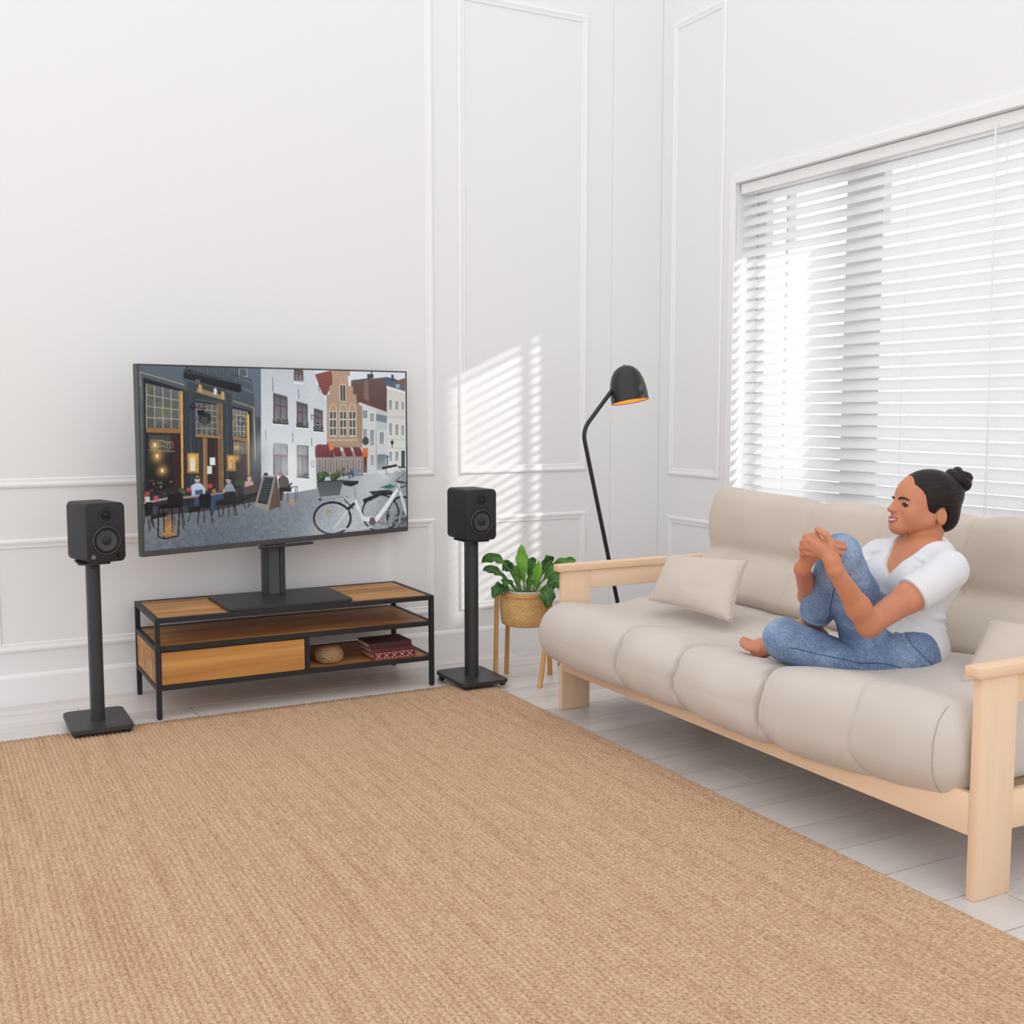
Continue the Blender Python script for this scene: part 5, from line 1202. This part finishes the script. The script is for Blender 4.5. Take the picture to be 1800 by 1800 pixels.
        MB().tube(fpts([(0.0965, s_*0.029, -0.0080), (0.0950, s_*0.034, -0.0086), (0.0905, s_*0.042, -0.0070)]), [0.0005, 0.0008, 0.0006], 6).build('lower_lid', Mat('lid_brown', srgb(140, 88, 70), 0.5).m, body, 80)
    up_l = [(0.0985, -0.0285, -0.0440), (0.1150, -0.020, -0.0436), (0.1218, -0.009, -0.0430), (0.1232, 0, -0.0442), (0.1218, 0.009, -0.0430), (0.1150, 0.020, -0.0436), (0.0985, 0.0285, -0.0440)]
    lo_l = [(0.0985, -0.0280, -0.0455), (0.1145, -0.020, -0.0508), (0.1210, -0.009, -0.0560), (0.1222, 0, -0.0570), (0.1210, 0.009, -0.0560), (0.1145, 0.020, -0.0508), (0.0985, 0.0280, -0.0455)]
    MB().tube(fpts(up_l), [0.0014, 0.0028, 0.0036, 0.0034, 0.0036, 0.0028, 0.0014], 8).tube(fpts(lo_l), [0.0014, 0.0034, 0.0046, 0.0050, 0.0046, 0.0034, 0.0014], 8).build('lips', lip, body, 80)
    MB().tube(fpts([(0.0995, -0.0235, -0.0462), (0.1155, -0.014, -0.0492), (0.1195, 0, -0.0512), (0.1155, 0.014, -0.0492), (0.0995, 0.0235, -0.0462)]), [0.0016, 0.0044, 0.0048, 0.0044, 0.0016], 8).build('teeth', Mat('teeth', srgb(244, 240, 234), 0.25).m, body, 80)

    # ---------- hair pulled back into a bun
    hm = Mat('dark_brown_hair', rough=0.45, spec=0.25)
    hv = hm.coords((1, 1, 1)); st_ = hm.noise(hm.coords((16, 16, 150), rot=(0.3, 0.5, 0.4)), 1.0, 4, 0.6)
    hm.color(hm.ramp(st_, [(0.3, srgb(18, 13, 11)), (0.6, srgb(32, 24, 21)), (0.85, srgb(54, 42, 36))])); hm.bump(st_, 0.5, 0.004)
    H = SDF()
    H.el(hp(-0.006, 0, 0.022), (0.1045, 0.0805, 0.0885), Hm, 0.02); H.el(hp(-0.048, 0, -0.038), (0.052, 0.060, 0.052), Hm, 0.025)
    H.el(hp(-0.070, 0, 0.045), (0.040, 0.045, 0.040), Hm, 0.03)
    gz_ = np.array([-0.12, -0.092, -0.075, -0.058, -0.042, -0.030, -0.012, 0.005, 0.03, 0.045, 0.062, 0.078, 0.095, 0.2]); gx_ = np.array([-0.05, -0.040, -0.032, -0.026, -0.012, 0.026, 0.034, 0.040, 0.045, 0.054, 0.070, 0.084, 0.10, 0.12])
    def cut(P):
        q = hloc(P); edge = np.interp(q[:, 2], gz_, gx_)+0.008*np.clip(1-np.abs(q[:, 1])/0.05, 0, 1)*np.clip((q[:, 2]-0.03)/0.03, 0, 1)
        ear = 0.030-np.sqrt((q[:, 0]+0.012)**2*1.6+(q[:, 2]+0.038)**2*0.85)
        return np.maximum((q[:, 0]-edge)*0.85, np.where(np.abs(q[:, 1]) > 0.045, ear, -1.0))
    H.fn(cut, 0.004, 0)
    V, Q = surface_nets(H, tuple(HO-0.16), tuple(HO+0.16), 0.0028)
    hair = npmesh('hair', V-base, Q, hm.m, root)
    K = SDF(); bc = hp(-0.094, 0.004, 0.072)
    bx = nv(hf*(-0.6)+hu*0.65); by = hlft; bz = np.cross(bx, by)
    K.el(bc, (0.038, 0.038, 0.038), None, 0.006)
    for i in range(16):
        for (rad_, pz, r0, ph) in ((0.0285, 0.004, 0.0165, 0.0), (0.019, 0.024, 0.0150, 1.3)):
            a0 = i*2*math.pi/16+ph; a1 = (i+1)*2*math.pi/16+ph; w0 = 0.006*math.sin(2*a0); w1 = 0.006*math.sin(2*a1)
            K.rc(bc+by*rad_*math.cos(a0)+bz*rad_*math.sin(a0)+bx*(pz+w0), bc+by*rad_*math.cos(a1)+bz*rad_*math.sin(a1)+bx*(pz+w1), r0, r0, 0.003)
    V, Q = surface_nets(K, tuple(bc-0.075), tuple(bc+0.075), 0.0025)
    npmesh('hair_bun', V-base, Q, hm.m, hair)

    # ---------- T-shirt
    sm_ = Mat('white_cotton', (0.69, 0.69, 0.715, 1), 0.9, 0.15); sm_.bump(sm_.noise(sm_.coords((420, 420, 420)), 1, 2), 0.05, 0.001); sm_.b.inputs['Sheen Weight'].default_value = 0.2
    S = SDF(); torso(S, 0.006)
    S.el(J['waist']-up*0.035+fr*0.004, (0.106, 0.140, 0.090), T, 0.03); S.el(J['pelvis']+up*0.02, (0.125, 0.170, 0.085), Pm, 0.03)
    sl_end = {}
    for n_, (sh, el, fcut, r0, r1) in {'N': ('shN', 'elN', 0.46, 0.050, 0.055), 'F': ('shF', 'elF', 0.42, 0.050, 0.053)}.items():
        a, b = J[sh], J[el]; e = a+(b-a)*(fcut+0.25); S.rc(a, e, r0, r1+0.006, 0.025)
        S.rc(a+(b-a)*0.25-up*0.012, tp('chest', -0.01, 0.10 if n_ == 'N' else -0.10, 0.03), 0.042, 0.055, 0.03)
        sl_end[n_] = (a+(b-a)*fcut, nv(b-a))
    for n_, (pt, ax) in sl_end.items():
        def sc_(P, pt=pt, ax=ax, el=J['elN'] if n_ == 'N' else J['elF']):
            d_ = (P-pt)@ax; lat_ = np.linalg.norm(P-pt-d_[:, None]*ax, axis=1)
            return np.maximum(-d_, lat_-0.088)
        S.fn(sc_, 0.003, -1)
    # V neck
    vb, vl, vr = J['vb'], J['vl'], J['vr']
    b2 = np.array([(vb-J['chest'])@lat, (vb-J['chest'])@up]); hw = 0.082; top_u = (J['neckb']-J['chest'])@up+0.004
    def vneck(P):
        q = P-J['chest']; y = q@lat-0.0; u_ = q@up; f_ = q@fr
        ub = top_u-0.128; wid = np.interp(u_, [ub-0.2, ub, ub+0.03, ub+0.08, top_u+0.02, top_u+0.2], [-0.2, 0.0, 0.026, 0.055, hw, hw+0.1])
        return np.maximum(np.maximum((np.abs(y)-wid)*0.8, -(f_+0.012)), -(u_-ub+0.1))
    S.fn(vneck, 0.003, -1)
    S.rc(J['neckb']-up*0.03-fr*0.004, J['neckb']+up*0.12, 0.066, 0.072, 0.004, -1)
    hn = nv(up-0.35*fr+0.16*lat); h1 = J['pelvis']+up*0.030
    S.fn(lambda P: -((P-h1)@hn)-0.004*np.sin(P[:, 0]*70+P[:, 1]*55), 0.003, 0)
    V, Q = surface_nets(S, (2.35, 2.05, 0.40), (2.98, 2.90, 0.98), 0.0032)
    def folds(V, Q, lines, seed, amp):
        e = np.zeros_like(V)                       # vertex normals
        fn_ = np.cross(V[Q[:, 2]]-V[Q[:, 0]], V[Q[:, 3]]-V[Q[:, 1]])
        for c in range(4): np.add.at(e, Q[:, c], fn_)
        e /= np.linalg.norm(e, axis=1)[:, None]+1e-12; d = np.zeros(len(V))
        for (a, b, w_, h_) in lines:
            a = np.array(a); b = np.array(b); ba = b-a; t = np.clip(((V-a)@ba)/(ba@ba), 0, 1); r = np.linalg.norm(V-a-t[:, None]*ba, axis=1)
            d += h_*np.exp(-(r/w_)**2)*np.sin(np.pi*np.clip(t*0.9+0.05, 0, 1))
        d += np.array([amp*noise.noise(Vector(p)*14+Vector((seed, 0, 0))) for p in V])
        return V+e*d[:, None]
    sl_ = []
    for i in range(5): sl_.append((tp('waist', 0.05, 0.13, -0.075+i*0.024), tp('waist', 0.095, -0.02+0.02*i, -0.07+i*0.034), 0.007, 0.0055))
    for i in range(4): sl_.append((tp('waist', -0.07, 0.12, -0.07+i*0.035), tp('waist', 0.04, 0.135, -0.085+i*0.035), 0.008, 0.006))
    sN = J['shN']; dN = nv(J['elN']-sN)
    for i in range(3): sl_.append((sN+dN*0.02*i+fr*0.055-up*0.01*i, tp('chest', 0.085, 0.06, 0.075-0.03*i), 0.009, 0.006))
    for i in range(3): sl_.append((sN+dN*(0.03+0.03*i)+up*0.05-fr*0.02, sN+dN*(0.06+0.03*i)+fr*0.05, 0.008, 0.004))
    for i in range(3): sl_.append((J['shF']+nv(J['elF']-J['shF'])*0.05*i+fr*0.045, tp('chest', 0.09, -0.05, 0.08-0.035*i), 0.009, 0.006))
    sl_.append((tp('chest', 0.10, -0.09, -0.05), tp('chest', 0.11, 0.06, -0.075), 0.010, 0.007)); sl_.append((tp('chest', 0.10, -0.08, -0.085), tp('chest', 0.10, 0.08, -0.10), 0.010, 0.006))
    npmesh('t_shirt', folds(V, Q, [(a, b, w_*1.1, h_*1.6) for a, b, w_, h_ in sl_], 3.1, 0.0032)-base, Q, sm_.m, root)['label'] = 'white V-neck T-shirt'

    # ---------- jeans
    dm = Mat('blue_denim', rough=0.85, spec=0.15)
    dv = dm.coords((1, 1, 1)); g1 = dm.noise(dm.coords((330, 330, 120)), 1.0, 3, 0.7); g2 = dm.noise(dv, 7, 4, 0.6)
    c = dm.mix(0.45, dm.ramp(g2, [(0.30, srgb(72, 92, 128)), (0.5, srgb(110, 132, 166)), (0.70, srgb(168, 188, 214))]), dm.ramp(g1, [(0.34, srgb(64, 82, 116)), (0.52, srgb(120, 142, 174)), (0.70, srgb(190, 206, 226))]))
    dm.color(c); dm.bump(g1, 0.25, 0.001)
    Jn = SDF(); pm = J['pelvis']
    Jn.el(pm+up*0.0, (0.116, 0.160, 0.108), Pm, 0.03)
    wl_ = h1+hn*0.016; Jn.fn(lambda P: np.maximum((P-wl_)@hn, -1.0), 0.003, 0)
    Jn.rc(pm-up*0.035+Pm[1]*0.06-hfr*0.02, pm-up*0.035-Pm[1]*0.05-hfr*0.02, 0.080, 0.080, 0.03)
    Jn.rc(J['hipN'], J['thN'], 0.088, 0.077, 0.03); Jn.rc(J['thN'], J['knN'], 0.074, 0.067, 0.006)
    Jn.rc(J['knN'], J['anN'], 0.064, 0.054, 0.006); Jn.rc(J['anN'], J['footN'], 0.052, 0.045, 0.02)
    Jn.rc(J['hipF'], J['hipF']*0.45+J['knF']*0.55, 0.088, 0.074, 0.03); Jn.rc(J['hipF']*0.45+J['knF']*0.55, J['knF'], 0.072, 0.060, 0.02)
    Jn.rc(J['knF'], J['knF']*0.4+J['anF']*0.6, 0.059, 0.053, 0.012); Jn.rc(J['knF']*0.4+J['anF']*0.6, J['anF'], 0.053, 0.049, 0.02)
    ax = nv(J['anF']-J['knF']); cp = J['knF']+(J['anF']-J['knF'])*0.80
    def cuff(P):
        d_ = (P-cp)@ax; l_ = np.linalg.norm(P-cp-d_[:, None]*ax, axis=1); return np.maximum(-d_, l_-0.066)
    # cut the trouser leg before the flat leg is added so that only the raised cuff is cut
    keep = Jn.p; flat = [q for q in keep if q[0] == 'rc' and (np.allclose(q[1], J['knN']) or np.allclose(q[2], J['knN']))]
    Jn.p = [q for q in keep if not any(q is f_ for f_ in flat)]; Jn.fn(cuff, 0.003, -1); Jn.p += flat
    V, Q = surface_nets(Jn, (2.10, 2.05, 0.34), (2.98, 2.95, 0.98), 0.0034)
    jl = []
    kn, hn_ = J['knN'], J['hipN']; vw = np.array([-0.45, -0.85, 0.25])
    for i in range(5):
        t0 = 0.55-0.09*i; p = hn_+(kn-hn_)*t0; jl.append((p+np.array([0, 0, 0.09]), p+vw*0.10+np.array([0.05, -0.03, -0.03]), 0.009, 0.007))
    for i in range(4):
        p = kn+(hn_-kn)*(0.05+0.07*i); jl.append((p+vw*0.07+np.array([-0.03, 0.02, 0.02]), p+vw*0.075+np.array([0.06, -0.03, -0.05]), 0.008, -0.006))
    kf, hF = J['knF'], J['hipF']
    for i in range(4):
        p = hF+(kf-hF)*(0.08+0.09*i); jl.append((p+nv(np.cross(kf-hF, vw))*0.07+vw*0.05, p-nv(np.cross(kf-hF, vw))*0.05+vw*0.07, 0.009, 0.007))
    for i in range(3):
        p = kf+(J['anF']-kf)*(0.18+0.08*i); jl.append((p+np.array([-0.05, 0.02, 0.0]), p+np.array([-0.02, -0.05, -0.02]), 0.008, 0.004))
    Vj = folds(V, Q, jl, 9.0, 0.004)
    jeans = npmesh('jeans', Vj-base, Q, dm.m, root); jeans['label'] = 'faded blue denim jeans'
    from mathutils.bvhtree import BVHTree
    bv = BVHTree.FromPolygons([tuple(p) for p in Vj], [tuple(q) for q in Q])
    def snap(pts, n=14):
        pts = [np.array(p) for p in pts]; out = []
        for i in range(n):
            t = i/(n-1)*(len(pts)-1); k = min(int(t), len(pts)-2); p = pts[k]+(pts[k+1]-pts[k])*(t-k); loc, nrm, _, _ = bv.find_nearest(Vector(p)); out.append(tuple(loc+nrm*0.0004-Vector(base)))
        return out
    seamd = Mat('denim_seam_dark', srgb(66, 82, 114), 0.9).m; seaml = Mat('denim_stitch', srgb(150, 168, 194), 0.9).m
    rt_ = np.array([0.883, -0.469, 0]); vw_ = nv(vw)
    an = J['anF']; side = rt_*0.016+vw_*0.052
    for off, mt in ((0.0, seamd), (-0.006, seaml)):
        MB().tube(snap([kf*0.78+cp*0.22+side+rt_*off, kf*0.5+cp*0.5+side+rt_*off, cp+side*0.95+rt_*off]), 0.0013, 6).build('side_seam', mt, jeans, 60)
    rg = []
    u1 = nv(np.cross(ax, [0.3, 0.5, 0.8])); u2 = np.cross(ax, u1)
    for k_ in range(25):
        a_ = 2*math.pi*k_/24; rg.append(cp-ax*0.012+(u1*math.cos(a_)+u2*math.sin(a_))*0.056)
    MB().tube(snap(rg, 49), 0.0014, 6, False).build('cuff_hem', seaml, jeans, 60)
    # front pocket curve, fly side and waistband edge
    pk = [pm+up*0.07+hfr*0.09+Pm[1]*0.075, pm+up*0.02+hfr*0.085+Pm[1]*0.115, pm-up*0.015+hfr*0.04+Pm[1]*0.155]
    for off in (0.0, 0.007): MB().tube(snap([p-up*off-Pm[1]*off for p in pk]), 0.0013, 6).build('pocket_seam', seaml if off else seamd, jeans, 60)
    MB().tube(snap([pm+up*0.06+Pm[1]*0.16-hfr*0.02, pm-up*0.02+Pm[1]*0.17+hfr*0.0, J['hipN']*0.7+kn*0.3+vw_*0.09-np.array([0, 0, 0.05]), kn+vw_*0.07-np.array([0, 0, 0.03])], 24), 0.0014, 6).build('side_seam', seamd, jeans, 60)
make_person()
